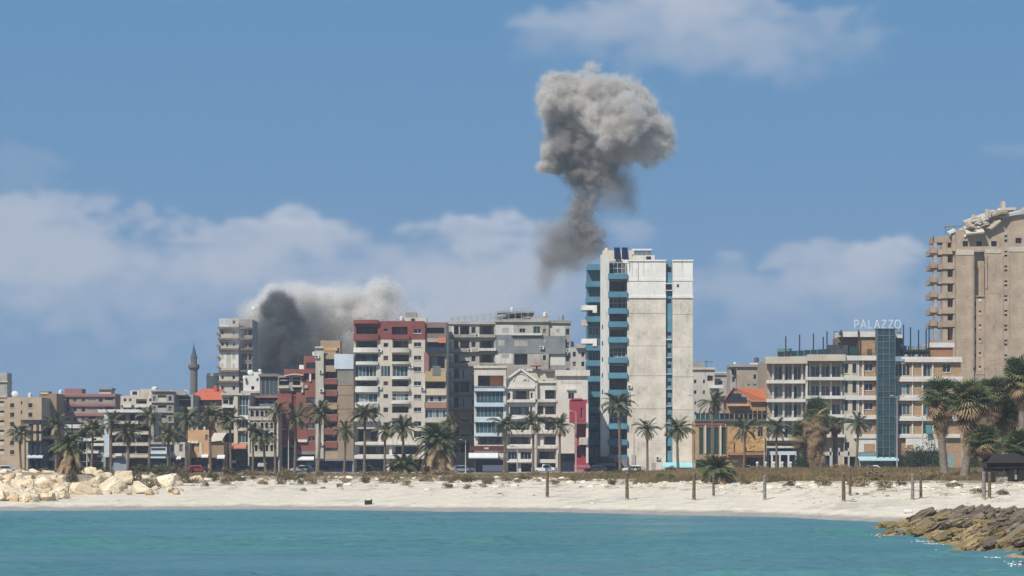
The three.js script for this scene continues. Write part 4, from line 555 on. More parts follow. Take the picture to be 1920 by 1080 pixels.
{ // gabled white house
  const wall = M('stain', 0.68, 0.645, 0.575), b = new Building('apartment_block', 'white house with arched gable, balconies and a square corner turret', 510, 948, 1104, { mat: wall, depth: 14 });
  b.panel(949, 715, 1003, null, wall, 0.1).panel(1003, 716, 1043, null, wall, -0.4).panel(1043, 698, 1102, null, wall, 0.25).body(716, wall, { z: -0.4 });
  b.loggia(961, 732, 993, 749, { deep: 1.5, door: 0.6, rail: FR.dark }).wins([[952, 957], [995, 999]], [[736, 747]], { glass: [GL.darker] }).glazed(956, 763, 992, 778, { n: 5, frame: FR.dark, glass: [GL.dark, GL.teal, GL.darker] }).win(994, 763, 998, 778).loggia(956, 790, 993, 806, { deep: 1.3 }).loggia(953, 819, 995, 833, { deep: 1.5, rail: FR.dark }).wins([[953, 970], [976, 996]], [[847, 861]], { n: 3, glass: [GL.darker] }).shop(953, 869, 972, 885).shop(977, 869, 999, 885);
  for (const [y, h] of [[731, 17], [761, 16], [790, 16]]) b.loggia(1022, y, 1044 - 1.5, y + h, { deep: 1.4, rail: FR.dark, side: 0.2 }); b.loggia(1007, 760, 1019, 776, { deep: 1, door: 0.9 }).loggia(1020, 818, 1042, 834, { deep: 1.4, rail: FR.dark }).loggia(1008, 846, 1042, 861, { deep: 1.2 }).shop(1008, 868, 1042, 885); b.win(1065.5, 737, 1076.5, 748, { glass: [GL.darker] }).wins([[1090, 1096]], [[806, 814], [820, 828]]).shop(1046, 850, 1098, 885);
  b.done();
  const gs = new THREE.Shape(), X = (x) => b.X(x), Y = (y) => b.Y(y) - b.Y(715); gs.moveTo(X(949), 0); gs.lineTo(X(953), Y(711)); gs.lineTo(X(976.5), Y(694)); gs.lineTo(X(999), Y(711)); gs.lineTo(X(1003), 0); gs.closePath(); const ho = new THREE.Path(); ho.absarc(X(976.5), Y(714), 1.15, 0, Math.PI, false); ho.lineTo(X(976.5) - 1.15, Y(714.5)); ho.lineTo(X(976.5) + 1.15, Y(714.5)); gs.holes.push(ho);
  put('gable', new THREE.ExtrudeGeometry(gs, { depth: 0.4, bevelEnabled: false }).translate(0, b.Y(715), -0.3), wall, b.g); b.box('gable_back', 964, 697, 989, 715, -2, -1.8, WHITE); const co = new QB(); co.bar([X(947), b.Y(713), 0.15], [X(976.5), b.Y(692), 0.15], 0.8, 0.35); co.bar([X(976.5), b.Y(692), 0.15], [X(1006), b.Y(713), 0.15], 0.8, 0.35); co.add('gable_coping', WHITE, b.g); const arc = new THREE.TorusGeometry(1.4, 0.16, 6, 18, Math.PI).translate(X(976.5), b.Y(714), 0.12); put('arch_moulding', arc, wall, b.g);
  b.band(947, 725, 1005, 729, wall, 0.4, 0.1); b.band(950, 750, 1004, 754.5, wall, 0.7, 0.1); b.band(950, 779, 1004, 786, WHITE, 0.7, 0.1); b.band(950, 808, 1004, 814, wall, 0.7, 0.1); b.band(950, 835, 1004, 841, wall, 0.7, 0.1); b.band(950, 864, 1000, 867, WHITE, 0.9, 0.1); for (const y of [749, 778, 808, 836]) b.band(1004, y, 1044, y + 5, wall, 0.9, -0.4); b.band(1003, 714, 1043, 718, wall, 0.4, -0.4); b.box('column', 1003.5, 718, 1007.5, 860, -0.39, 0.5, wall); b.box('pier', 1000, 800, 1006, 884, 0.12, 0.7, C.cream);
  b.band(1041, 694, 1106, 705, wall, 0.6, 0.25, 'cornice'); b.band(1062, 728.5, 1079, 732, wall, 0.4, 0.25); for (let i = 0; i < 9; i++) b.box('relief_mark', 1052 + i * 4.4, 713.5 + (i % 3), 1054.4 + i * 4.4, 719.5 - (i % 2), 0.252, 0.32, C.pale);
  b.box('roof_house', 993, 694, 1040, 718, -7, -1.5, M('stain', 0.62, 0.56, 0.44)); b.box('roof_slab', 988, 691, 1016, 695, -7.3, -1.2, wall); b.box('shade_frame', 1005, 684, 1008, 698, -1.1, -0.7, FR.brown); b.box('roof_window', 1018, 712, 1022, 718, -1.48, -1.4, GL.dark); b.box('shade_frame', 1020, 692, 1043, 696, -4, -0.5, M('concrete', 0.25, 0.22, 0.2));  // small dark box paints a shaded opening in the roof house
  const um = thing('parasol', 'open red brown parasol on the roof terrace of the gabled house', 'parasol', null, WX(1006, 510), WY(700, 510), -511.5); put('canopy', new THREE.ConeGeometry(1.5, 0.45, 8, 1, true).translate(0, 1.75, 0), C.terracotta, um); put('pole', cyl(0.03, 0.03, 1.8, 6), FR.alu, um);
}
{ // red stair annex
  const red = M('paint', 0.32, 0.03, 0.045, { roughness: 0.6 }), b = new Building('annex', 'crimson clad annex with stepped entrance between gabled house and tower', 505, 1064, 1104, { mat: red, depth: 3 });
  b.panel(1068, 749, 1101, 793, red).panel(1078, 793, 1101, null, red, -0.3).body(749, red, { x0: 1068, x1: 1101, depth: 3, yb: 793 }).body(793, red, { x0: 1078, x1: 1101, depth: 3, name: 'lower_walls' }); b.win(1088.5, 764, 1093, 784, { glass: [glass(0.05, 0.01, 0.015)] }).loggia(1080, 800, 1099, 822, { deep: 1.2, door: 0 }).loggia(1082, 836, 1099, 858, { deep: 1.4, door: 0.6 }).done(); b.box('upper_step', 1071, 747, 1092, 750, -2, 0.2, red); b.band(1075, 792, 1101, 795, M('concrete', 0.2, 0.16, 0.15), 0.7); for (let i = 0; i < 4; i++) b.box('step', 1076, 884 - i * 4 - 4, 1112 - i * 3, 884 - i * 4 - (i ? 0 : -4), 0.01, 2.2 - i * 0.4, i % 2 ? red : M('concrete', 0.4, 0.2, 0.2)); b.box('white_post', 1099, 756, 1103, 868, -0.2, 0.1, C.white); b.box('landing', 1086, 820, 1102, 834, -0.2, 0.5, C.pale);
}

// ---------------------------------------------------------------- the white and blue tower and the buildings beyond it
{
  const beige = M('concrete', 0.72, 0.655, 0.56), wh = M('stain', 0.80, 0.785, 0.74), blue = M('plaster', 0.085, 0.235, 0.32), blue2 = M('plaster', 0.11, 0.29, 0.38), strip = M('stain', 0.66, 0.65, 0.61);
  const b = new Building('apartment_tower', 'tall white and beige tower with blue balcony fronts and a blank sea wall', 520, 1100, 1300, { mat: beige, depth: 20 });
  b.panel(1176, 489, 1248.5, 558, wh).panel(1261, 489, 1299, 558, wh).panel(1176, 558, 1248.5, null, beige, -0.08).panel(1261, 558, 1299, null, beige, -0.08).panel(1248.5, 489, 1261, null, blue2, -0.7);
  b.panel(1126, 478, 1142, null, strip, 0.2).panel(1142, 488, 1176, null, M('concrete', 0.36, 0.40, 0.42), -1.3).body(489, wh, { x0: 1130, x1: 1299, z: -1.3, para: 0.6 });
  b.panel(1104, 492, 1126, null, M('plaster', 0.10, 0.19, 0.235), -5).body(492, blue, { x0: 1104, x1: 1132, z: -5, name: 'wing_walls', depth: 18 });
  b.band(1176, 523, 1248.5, 527, wh, 0.1, 0); b.band(1261, 523, 1299.5, 527, wh, 0.1, 0); b.band(1175, 555, 1249, 559, wh, 0.14, 0); b.band(1260.5, 555, 1300, 559, wh, 0.14, 0); b.band(1175, 487, 1249, 490, wh, 0.2, 0); b.band(1260.5, 487, 1300, 490, wh, 0.2, 0);
  for (const y of [587, 648, 704, 766]) { b.box('expansion_joint', 1176, y, 1248.4, y + 0.7, -0.078, -0.05, M('concrete', 0.36, 0.33, 0.29)); b.box('expansion_joint', 1261, y + 2, 1299, y + 2.7, -0.078, -0.05, M('concrete', 0.36, 0.33, 0.29)); }
  // window slot
  for (const [y, h] of [[500, 11], [560, 9], [622, 8], [652, 10], [683, 8], [715, 9], [745, 10], [777, 10], [806, 9], [836, 10]]) b.win(1250, y, 1260, y + h, { recess: 0.1, glass: [GL.darker, GL.navy] });
  for (const y of [635, 669, 700, 728, 760, 792]) b.box('slab_edge', 1249, y, 1260.6, y + 2.4, -0.69, -0.2, pick([strip, C.mid]));
  b.box('window_box', 1246, 531, 1261.5, 545, -0.68, 0.1, wh); b.box('dark_window', 1248, 532.5, 1260, 543.5, 0.102, 0.13, GL.darker); b.win(1269, 533, 1273.5, 539, { glass: [GL.darker] });
  // balcony bay
  const fl = [[492, 512, 1], [527, 546, 0], [558, 577, 1], [588, 602, 0], [618, 631, 0], [651, 669, 1], [681, 698, 2], [711, 730, 0], [742, 762, 0], [773, 793, 1], [804, 823, 0], [833, 852, 2]];
  for (const [y0, y1, k] of fl) { if (k === 1) b.glazed(1143, y0, 1174, y1, { n: 4, m: 2, frame: FR.white, glass: [GL.dark, GL.teal, GL.curtain] }); else b.loggia(1143.5, y0, 1174, y1, { deep: 1.6, mat: C.mid, glass: k === 2 ? [GL.curtain, GL.dark] : [GL.darker, GL.dark, GL.darker], blind: k === 2 ? 0.3 : 0 }); b.balcony(1140, 1176.5, y1 + 9.5, { z: -1.3, out: 1.75, ph: 0.9, mat: rnd() < 0.4 ? blue2 : blue }); }
  // side wing: balconies that stand out over the street
  const sy = [[499, 'c'], [535, 'b'], [564, 'b'], [571, 'w'], [601, 'b'], [622, 'x'], [634, 'w'], [655, 'b'], [684, 'b'], [714, 'g'], [743, 'b'], [772, 'b'], [802, 'b'], [833, 'b'], [862, 'b']];
  b.wins([[1106, 1124]], sy.slice(3).filter((s) => s[1] !== 'x' && s[1] !== 'c').map(([y]) => [y - 22, y - 8]), { n: 3, glass: [GL.dark, GL.teal, GL.darker, GL.blue] });
  for (const [y, k] of sy) { if (k === 'c') b.box('canopy', 1102, 496, 1127, 504, -8, -3.2, blue); else if (k === 'w') { b.box('white_front', 1091, y, 1120, y + 9, -7.5, -2.5, wh); b.box('white_post', 1112, y, 1120, y + 14, -4, -2.4, wh); } else if (k === 'x') b.box('white_box', 1091, 598, 1103, 609, -6, -3, C.pale); else { b.box('balcony_slab', 1100, y - 1, 1127, y + 1, -8.5, -2.6, blue); b.box('parapet', 1100, y - 9.5, 1126, y - 1, -2.8, -2.602, k === 'g' ? blue2 : blue); b.box('parapet', 1100, y - 9.5, 1101.6, y - 1, -8.5, -2.802, blue); } }
  for (const y of [609, 640, 670, 700, 731, 761]) b.box('vent', 1128.5, y, 1130.5, y + 8, 0.202, 0.25, FR.dark);
  b.box('edge_column', 1125.5, 480, 1129, 870, -0.4, 0.18, M('stain', 0.42, 0.50, 0.52));
  // roof
  b.box('roof_house', 1131, 468, 1190, 490, -9, -1.5, M('stain', 0.72, 0.65, 0.53)); b.box('roof_house', 1188, 478, 1228, 490, -8, -1.0, M('stain', 0.74, 0.70, 0.62)); b.box('roof_window', 1212, 480, 1221, 487, -0.98, -0.92, GL.dark); b.box('parapet_block', 1168, 487, 1180, 493, -0.2, 0.1, wh);  // shaded opening of the lower roof house painted with a dark box
  b.done();
  for (const x of [1152, 1166.5]) { const p = thing('solar_panel', 'dark blue solar panel leaning on the roof of the white and blue tower', 'solar panel', 'solar panels on the tower roof', WX(x + 5.5, 520), WY(485, 520), -520.9); put('panel', new QB().box(-0.58, 0, -0.04, 0.58, 2.4, 0.04).geo, glass(0.008, 0.012, 0.055, 0.15), p).rotation.x = -0.25; const q = new QB(); q.bar([-0.5, 0, -0.9], [-0.5, 2.3, -0.62], 0.05); q.bar([0.5, 0, -0.9], [0.5, 2.3, -0.62], 0.05); q.add('stand', FR.alu, p); }
  for (const x of [1190, 1199, 1208, 1218]) { const t = thing('water_heater', 'silver solar water heater with sloping collector on the tower roof', 'water heater', 'water heaters on the tower roof', WX(x, 520), WY(478.5, 520), -521.4); put('drum', new THREE.CylinderGeometry(0.28, 0.28, 1.0, 14).rotateZ(Math.PI / 2).translate(0, 1.15, -0.5), M('paint', 0.55, 0.56, 0.57, { roughness: 0.35 }), t); put('collector', new QB().box(-0.42, 0, -0.04, 0.42, 1.3, 0.04).geo, M('paint', 0.10, 0.11, 0.12, { roughness: 0.4 }), t).rotation.x = -0.6; }
  tank(1138, 474, 520, 'cream tank at the edge of the tower roof hut', 0.7, M('plaster', 0.7, 0.6, 0.45), -2);
  ac(b, 1181, 728, -0.08, 'air conditioner on the blank beige wall of the tower'); ac(b, 1234, 862, -0.08, 'low air conditioner on the tower wall near the turquoise awning');
  b.box('pipe', 1180, 493, 1181, 509, 0.01, 0.12, C.grey); b.box('pipe', 1196, 489, 1197, 527, 0.01, 0.1, C.mid); b.box('pipe', 1180.5, 735, 1182, 760, -0.07, 0.02, C.grey); b.box('pipe', 1188, 812, 1189, 866, -0.07, 0.02, C.mid);
  b.awning(1242, 867, 1304, 875, M('cloth', 0.30, 0.62, 0.68), 2.2, 0.05); b.box('cafe_canopy', 1100, 856, 1160, 866, 0.3, 3.4, FR.black); b.box('cafe_front', 1112, 866, 1160, 886, 0.8, 0.9, GL.navy); b.box('cafe_table_screen', 1116, 868, 1154, 873, 3.0, 3.05, C.slate); b.box('kiosk_wall', 1160, 862, 1176, 886, 0.25, 1.0, M('concrete', 0.2, 0.2, 0.21));
  b.box('lower_door', 1222, 868, 1229, 885, -0.075, -0.03, C.mid); b.box('meter_cabinet', 1184, 852, 1191, 872, -0.075, 0.2, C.mid);
}
{
  const b = new Building('house', 'white houses with a dark mast behind the tan restaurant', 640, 1296, 1372, { mat: C.pale });
  b.panel(1296, 692, 1340).panel(1340, 702, 1372, null, C.mid, -2).body(694, C.pale, { z: -2 }).wins([[1301, 1306], [1318, 1322]], rowsOf(712, 20, 7, 4)).wins([[1349, 1356]], [[714, 721]], { glass: [GL.darker] }).loggia(1326, 704, 1337, 714, { deep: 1 }).done(); b.box('roof_house', 1300, 678, 1320, 694, -6, -1, C.grey); b.band(1296, 689, 1342, 693, C.cream, 0.5); b.box('roof_slab', 1340, 699, 1374, 703, -8, -1.6, C.grey); b.band(1330, 722, 1356, 728, C.white, 0.9); b.box('mast', 1326, 674, 1327, 694, -4, -3.9, FR.dark); b.box('mast_arm', 1316, 677, 1340, 678, -4, -3.95, FR.dark);
}
{
  const b = new Building('house', 'unfinished beige concrete house above the orange roof', 622, 1368, 1442, { mat: M('concrete', 0.42, 0.355, 0.27) });
  b.panel(1381, 688, 1442).panel(1370, 686, 1381, null, C.mid, -1.5).body(688, b.wallMat, { z: -1.5, x0: 1370 }).wins([[1413, 1418], [1424, 1431]], [[702, 711]], { glass: [GL.darker] }).win(1402, 720, 1406, 724).win(1413, 720, 1418, 724).win(1373, 692, 1379, 702).win(1374, 706, 1379, 716).done(); b.box('roof_slab', 1368, 683, 1427, 688, -9, 0.6, C.grey); b.box('roof_canopy', 1408, 680, 1426, 684, -4, -1, C.white); 
  tank(1419.5, 683, 622, 'dark round tank on the unfinished beige house', 1.1, M('paint', 0.10, 0.10, 0.11), -2); dish(1378, 684, 622, 'small dish on the corner of the unfinished beige house', 0.6, 0.3, 0);
}
{ // tan restaurant
  const tan = M('stone', 0.47, 0.31, 0.16), b = new Building('restaurant', 'tan stone restaurant with orange gable roof and tall green windows', 513, 1302, 1440, { mat: tan, depth: 14 });
  b.panel(1302, 789, 1362).panel(1362, 789, 1438, null, M('stone', 0.52, 0.33, 0.16), -0.3).body(789, tan, { z: -0.3, x1: 1438, para: 0.2 });
  for (const x of [1311, 1325.5, 1340, 1353.5]) b.win(x, 801, x + 8, 852, { n: 1, m: 3, glass: [GL.green, glass(0.02, 0.10, 0.06)], frame: FR.dark, recess: 0.3 }); for (const x of [1321, 1335.5, 1349.5]) b.box('pilaster', x, 797, x + 3, 856, 0.01, 0.25, C.cream);
  b.win(1421, 800, 1431, 822, { n: 2, glass: [GL.darker] }).win(1398, 838, 1412, 850, { n: 2 }).shop(1305, 862, 1360, 886, { glass: [GL.teal, GL.darker] }).loggia(1392, 858, 1432, 880, { deep: 2, door: 0.5 }).done();
  b.band(1302, 786, 1440, 790, M('concrete', 0.10, 0.16, 0.14), 0.4); b.box('name_strip', 1304, 793, 1358, 797.5, 0.01, 0.2, M('paint', 0.22, 0.07, 0.05)); for (let i = 0; i < 8; i++) b.box('terrace_glass', 1305 + i * 9, 776, 1313 + i * 9, 786, -0.1, -0.06, i > 4 ? GL.darker : GL.green); b.box('terrace_rail', 1303, 774.5, 1440, 776, -0.15, -0.02, FR.dark); for (let i = 0; i < 7; i++) b.box('terrace_glass', 1378 + i * 8.6, 770, 1385 + i * 8.6, 786, -0.2, -0.16, GL.darker);
  const up = M('plaster', 0.42, 0.25, 0.13); b.box('upper_house', 1364, 752, 1438, 789, -9, -2.5, up); const g = new THREE.Shape(); g.moveTo(b.X(1362), 0); g.lineTo(b.X(1378), b.Y(729) - b.Y(753)); g.lineTo(b.X(1408), 0); g.closePath(); put('gable', new THREE.ExtrudeGeometry(g, { depth: 6.4, bevelEnabled: false }).translate(0, b.Y(753), -8.9), up, b.g); b.box('gable_window', 1366, 744, 1402, 754, -2.48, -2.3, GL.dark); b.box('gable_window', 1371, 737, 1392, 744.5, -2.48, -2.32, GL.dark);
  const rf = M('tile', 0.72, 0.22, 0.09), q = new QB(), P = (x, y, z) => [b.X(x), b.Y(y), z]; q.quad(P(1377, 726, -2), P(1412, 751, -2), P(1444, 751, -9.5), P(1380, 726, -9.5), [0, 0], [4.2, 0], [4.2, 7], [0, 7]); q.quad(P(1380, 726.5, -2.1), P(1438, 726.5, -9), P(1441, 750, -2), P(1411, 751, -2), [0, 7], [7, 7], [7, 0], [3, 0]); q.quad(P(1357, 755, -2), P(1377, 726, -2), P(1380, 726, -9.5), P(1360, 755, -9.5), [0, 0], [4, 0], [4, 7], [0, 7]); q.add('roof', rf, b.g); b.box('eave', 1408, 750, 1442, 753, -8, -1.7, M('plaster', 0.5, 0.25, 0.14)); b.band(1366, 757, 1406, 761, M('plaster', 0.62, 0.40, 0.26), 1.2, -2.5); b.box('low_canopy', 1364, 848, 1434, 853, -0.28, 1.6, M('plaster', 0.38, 0.2, 0.1)); b.box('rock_face', 1400, 818, 1434, 846, -0.29, 0.2, M('rock', 0.60, 0.38, 0.16)); b.box('rock_face', 1363, 826, 1376, 858, -0.29, 0.15, M('rock', 0.50, 0.30, 0.14));
}
// hotel
const HOTEL = {};
{
  const wh = M('plaster', 0.58, 0.51, 0.40), brick = M('stone', 0.44, 0.285, 0.165), trim = M('plaster', 0.70, 0.665, 0.59), off = M('plaster', 0.45, 0.36, 0.26);
  const b = new Building('hotel', 'five storey hotel with white balconies, brick walls and glass lift shaft', 513, 1436, 1804, { mat: wh, depth: 22, category: 'hotel' });
  // white wing with balconies
  b.panel(1440, 670, 1582, null, off, -1.2).panel(1582, 674, 1608, null, wh, 0.2).panel(1608, 674, 1646, null, brick, -0.2).panel(1674, 677, 1802, null, brick, -0.4).panel(1646, 676, 1674, null, off, -0.8).body(674, off, { x0: 1440, x1: 1802, z: -1.2, para: 0.5 });
  for (const [y, h] of [[686, 26], [723, 24], [757, 25], [793, 24]]) {
    b.glazed(1453, y, 1468, y + h, { n: 2, out: -0.2, frame: FR.white, glass: [GL.dark, GL.curtain, GL.pale] }).glazed(1473, y, 1486, y + h, { n: 2, out: -0.2, frame: FR.white, glass: [GL.dark, GL.curtain] }).glazed(1489, y, 1503, y + h, { n: 2, out: -0.2, glass: [GL.pale, GL.blue, GL.dark] }).glazed(1522, y, 1538, y + h, { n: 2, out: -0.2, glass: [GL.blue, GL.dark] }).glazed(1541, y, 1557, y + h, { n: 2, out: -0.2, glass: [GL.dark, GL.curtain] }).glazed(1561, y, 1577, y + h, { n: 2, out: -0.2, glass: [GL.dark, GL.curtain, GL.dark] });
    if (y < 780) b.wins([[1582.8, 1590], [1598, 1606]], [[y + (y < 700 ? -4 : -9), y + 14]], { n: 1, sill: trim, glass: [GL.darker, GL.dark] });
  }
  b.wins([[1621.5, 1637]], [[682, 695.5], [719, 732.5], [755, 768], [793, 806]], { n: 2, sill: trim, frame: FR.white }).glazed(1677.5, 682, 1707, 704.5, { n: 4, glass: [GL.dark, GL.pale, GL.dark] }).glazed(1677.5, 719, 1707, 740, { n: 4, glass: [GL.blue, GL.pale, GL.dark] }).glazed(1677.5, 756, 1707, 778, { n: 4, glass: [GL.dark, GL.blue] }).glazed(1677.5, 793, 1707, 814, { n: 4, glass: [GL.dark, GL.green] }).wins([[1732, 1746]], [[682, 705.5], [719, 740], [756, 778], [793, 813]], { n: 2, frame: FR.white, glass: [GL.dark, GL.teal] }).wins([[1768, 1783]], [[682, 698], [719, 734], [756, 771]], { n: 2, sill: trim, frame: FR.white });
  b.wins([[1563, 1572], [1580 + 3, 1593]], [[829, 846]], { n: 1, frame: FR.white, glass: [GL.darker] }).shop(1442, 832, 1500, 884).shop(1506, 846, 1560, 884).shop(1563, 856, 1604, 884).shop(1680, 856, 1700, 884).shop(1720, 848, 1745, 884).done();
  for (const y of [711, 746, 781, 818]) for (const [x0, x1] of [[1437, 1512], [1512, 1583]]) { const hi = x0 > 1500; b.box('balcony_slab', x0 + (hi ? 0.2 : 0), y + (hi ? -4 : 2), x1, y + (hi ? 2 : 8), -1.19, hi ? 1.0 : 0.6, trim); const yy = b.Y(y + (hi ? -4 : 2)); b.rail(b.X(x0 + 1), b.X(x1 - 1), yy, hi ? 0.9 : 0.5, FR.black, 0.9); }
  for (const x of [1450, 1470, 1487.5, 1505, 1512, 1519, 1539, 1559, 1579]) b.box('pillar', x - 1.6, 680, x + 1.6, 818, -1.19, x === 1512 ? 0.6 : -0.7, trim);
  b.box('roof_slab', 1435, 669, 1513, 682, -1.6, 0.9, wh); b.box('roof_slab', 1513.2, 665, 1584, 677, -1.6, 1.3, wh);
  for (const [x0, y0, x1, y1] of [[1581, 667, 1646, 676], [1581, 706, 1646, 713.5], [1581, 741.5, 1646, 750], [1581, 778, 1646, 786], [1600, 814, 1646, 822]]) b.band(x0, y0, x1, y1, trim, 0.55, 0.2, 'cornice');
  for (const [x0, y0, x1, y1] of [[1690, 669, 1804, 679], [1675, 706, 1805, 715.5], [1675, 741, 1803, 751], [1675, 780, 1803, 789], [1675, 814, 1800, 821]]) { b.band(x0, y0, x1, (y0 + y1) / 2 - 0.3, trim, 0.5, -0.4, 'cornice'); b.band(x0 + 6, (y0 + y1) / 2, x1, y1, trim, 0.8, -0.4, 'cornice'); }
  for (const x of [1710, 1728.5, 1748]) b.box('window_trim', x, 680, x + 2.6, 814, -0.39, -0.15, trim);
  for (const [x0, x1] of [[1607, 1611], [1616.5, 1619.5]]) b.box('window_trim', x0, 677, x1, 778, -0.19, 0.1, trim);
  b.box('white_base', 1698, 821, 1762, 846, -0.39, 0.3, trim); b.box('white_base', 1606, 822, 1644, 848, -0.19, 0.5, trim); b.box('base_niche', 1619, 832, 1640, 848, 0.502, 0.55, brick); b.box('base_niche', 1700, 834, 1712, 846, 0.302, 0.35, brick);
  // lift shaft
  const sh = new QB(), X = (x) => b.X(x), Y = (y) => b.Y(y); for (const x of [1642, 1653, 1664.5, 1675]) sh.box(X(x), -0.2, 1.9, X(x + 1.2), Y(618), 2.02); for (let y = 618; y < 850; y += 11.6) sh.box(X(1642), Y(y + 1), 1.88, X(1676.2), Y(y), 2.0); sh.box(X(1642), -0.2, -0.75, X(1643), Y(618), 1.9); sh.box(X(1675.2), -0.2, -0.75, X(1676.2), Y(618), 1.9); sh.box(X(1641), Y(618), -1, X(1677.2), Y(616.5), 2.1); const shaft = sh.add('lift_shaft', M('paint', 0.10, 0.13, 0.135), b.g);
  const gm = [glass(0.03, 0.062, 0.068, 0.05), glass(0.036, 0.07, 0.078, 0.07), glass(0.022, 0.05, 0.056, 0.05)]; for (let y = 618, r = 0; y < 848; y += 11.6, r++) for (let i = 0; i < 3; i++) new QB().box(X(1643.2 + i * 11.1), Y(y + 11.4), 1.84, X(1653.2 + i * 11.1), Y(y + 1.1), 1.87).add('pane', gm[(r * 2 + i * (r % 3)) % 3], shaft); for (const x of [1642.5, 1675.6]) new QB().box(X(x), 0, -0.7, X(x + 0.25), Y(619), 1.83).add('side_pane', gm[0], shaft);
  // penthouse
  b.box('penthouse', 1611, 631, 1646, 674, -9, -2, brick); b.box('penthouse', 1572, 632, 1611, 672, -9, -3, M('stone', 0.22, 0.155, 0.11)); b.box('penthouse_roof', 1575, 621, 1647, 631, -9.5, -1.5, trim); b.box('penthouse_roof', 1674, 627, 1694, 633, -9, -1.5, trim); b.box('glass_room', 1676, 633, 1696, 667, -8, -2.4, GL.teal); b.box('glass_room', 1554, 646, 1592, 667, -4, -1.4, glass(0.06, 0.065, 0.06)); b.box('glass_room', 1594, 650, 1610, 668, -2.9, -1.4, GL.green); b.box('door', 1628.5, 653.5, 1637, 666, -1.98, -1.92, FR.brown);
  b.box('penthouse', 1746, 651, 1788, 671, -9, -1, M('stone', 0.38, 0.19, 0.11)); b.box('penthouse_roof', 1744, 642, 1791, 651, -9.5, -0.6, trim); b.box('bar_roof', 1697, 655, 1746, 659, -5, -1, FR.black); for (let i = 0; i < 7; i++) b.box('stool_back', 1699 + i * 6.6, 662, 1702.5 + i * 6.6, 669, -1.6, -1.4, i % 3 ? FR.black : C.cream); b.box('bar_counter', 1698, 659, 1746, 664, -4, -2.5, FR.black);
  for (let i = 0; i < 8; i++) b.box('roof_glass', 1459 + i * 12.4, 659 - i * 0.7, 1470.6 + i * 12.4, 669 - i * 0.7, -0.6, -0.55, i < 2 ? FR.black : glass(0.02, 0.045, 0.045)); b.box('roof_glass', 1460, 652, 1488, 664, -3, -2.9, glass(0.11, 0.26, 0.25)); for (const [x0, x1] of [[1697, 1708], [1710, 1723], [1725, 1737], [1738, 1744]]) b.box('roof_glass', x0, 646, x1, 654, -5.2, -5.15, GL.pale);
  b.rail(X(1700), X(1746), b.Y(669), -0.6, FR.black, 0.7); b.rail(X(1584), X(1640), b.Y(667), 0.5, FR.black, 0.5);
  for (const [x, y, y2] of [[1474.5, 630, 667], [1500.5, 627, 667], [1526.5, 625, 667], [1545, 631, 667], [1552, 621, 667], [1578.5, 618, 650], [1611, 618, 668], [1695.7, 608, 670], [1709, 613, 670], [1724, 618, 670], [1738.3, 617, 670], [1743.8, 609, 670]]) b.box('roof_post', x - 1.1, y, x + 1.1, y2, -1.3, -1.07, FR.black);
  b.box('terrace_frame', 1565, 621, 1578, 622.2, -1.4, -1, FR.dark); b.box('terrace_frame', 1565, 622, 1566, 660, -1.4, -1.2, FR.dark);
  b.awning(1607, 855, 1681, 862, M('cloth', 0.42, 0.62, 0.62), 2.6, 0.52); b.box('name_fascia', 1608, 848.5, 1680, 855, 0.52, 0.9, C.slate); for (let i = 0; i < 6; i++) b.box('entrance_glass', 1610 + i * 11.6, 863, 1620.5 + i * 11.6, 884, 0.6, 0.65, GL.pale);
  b.awning(1735, 797, 1746, 812, M('cloth', 0.06, 0.18, 0.17), 1.3, -0.15);
  tank(1689, 625.5, 513, 'round grey dish shaped tank beside the last roof letter of the hotel', 0.8, M('paint', 0.3, 0.31, 0.33), -3);
  // letters on the roof
  const font = await new FontLoader().loadAsync('fonts/droid/droid_sans_regular.typeface.json');
  const sign = thing('roof_sign', 'white roof letters reading PALAZZO on top of the hotel', 'sign', null, WX(1647, 513), WY(621, 513), -515), lw = M('plaster', 0.60, 0.68, 0.69);
  [...'PALAZZO'].forEach((ch, i) => { const g = new TextGeometry(ch, { font, size: 1.72, depth: 0.25, curveSegments: 6 }); g.computeBoundingBox(); g.translate(-(g.boundingBox.max.x + g.boundingBox.min.x) / 2, 0.62, 0); g.scale(0.86, 1, 1); const x = (i - 3) * 12.9 * b.s; put('letter', g.translate(x, 0, 0), lw, sign); const q = new QB(); q.bar([x, 0, 0.1], [x, 0.7, 0.1], 0.07); q.add('letter_stand', FR.alu, sign); });
  const q = new QB(); q.box(-4.6, -0.02, 0, 4.6, 0.06, 0.2); q.add('sign_rail', FR.alu, sign);
}
{ // balustrade in front of the hotel garden
  for (let i = 0; i < 6; i++) { const x = 1420 + i * 15.6, D = 502, t = thing('gate_pillar', 'short white garden pillar with ball cap before the hotel', 'pillar', 'white garden pillars before the hotel', WX(x, D), G, -D); put('shaft', cyl(0.26, 0.24, 1.7, 4).rotateY(Math.PI / 4), WHITE, t); put('cap', new THREE.SphereGeometry(0.3, 10, 8).translate(0, 1.95, 0), WHITE, t); }
  const b = new Building('pergola', 'white rail pergola over the hotel garden gate', 503, 1440, 1494, {}); b.box('beam', 1445, 846, 1494, 853, -2, 0, C.bluewhite); b.box('beam', 1500 - 60, 836, 1494, 840, -2.4, -1.8, C.pale); for (const x of [1446, 1461, 1477, 1491]) b.box('post', x, 853, x + 3, 887, -0.4, 0, C.white);
  const c = new Building('pergola', 'pale beam frame over the path under the palm with dead fronds', 503, 1546, 1602, {}); c.box('beam', 1546, 847, 1596, 854, -2, 0, C.pale); for (const x of [1556, 1572, 1590]) c.box('post', x, 840, x + 3, 887, -0.4, 0, C.pale);
}
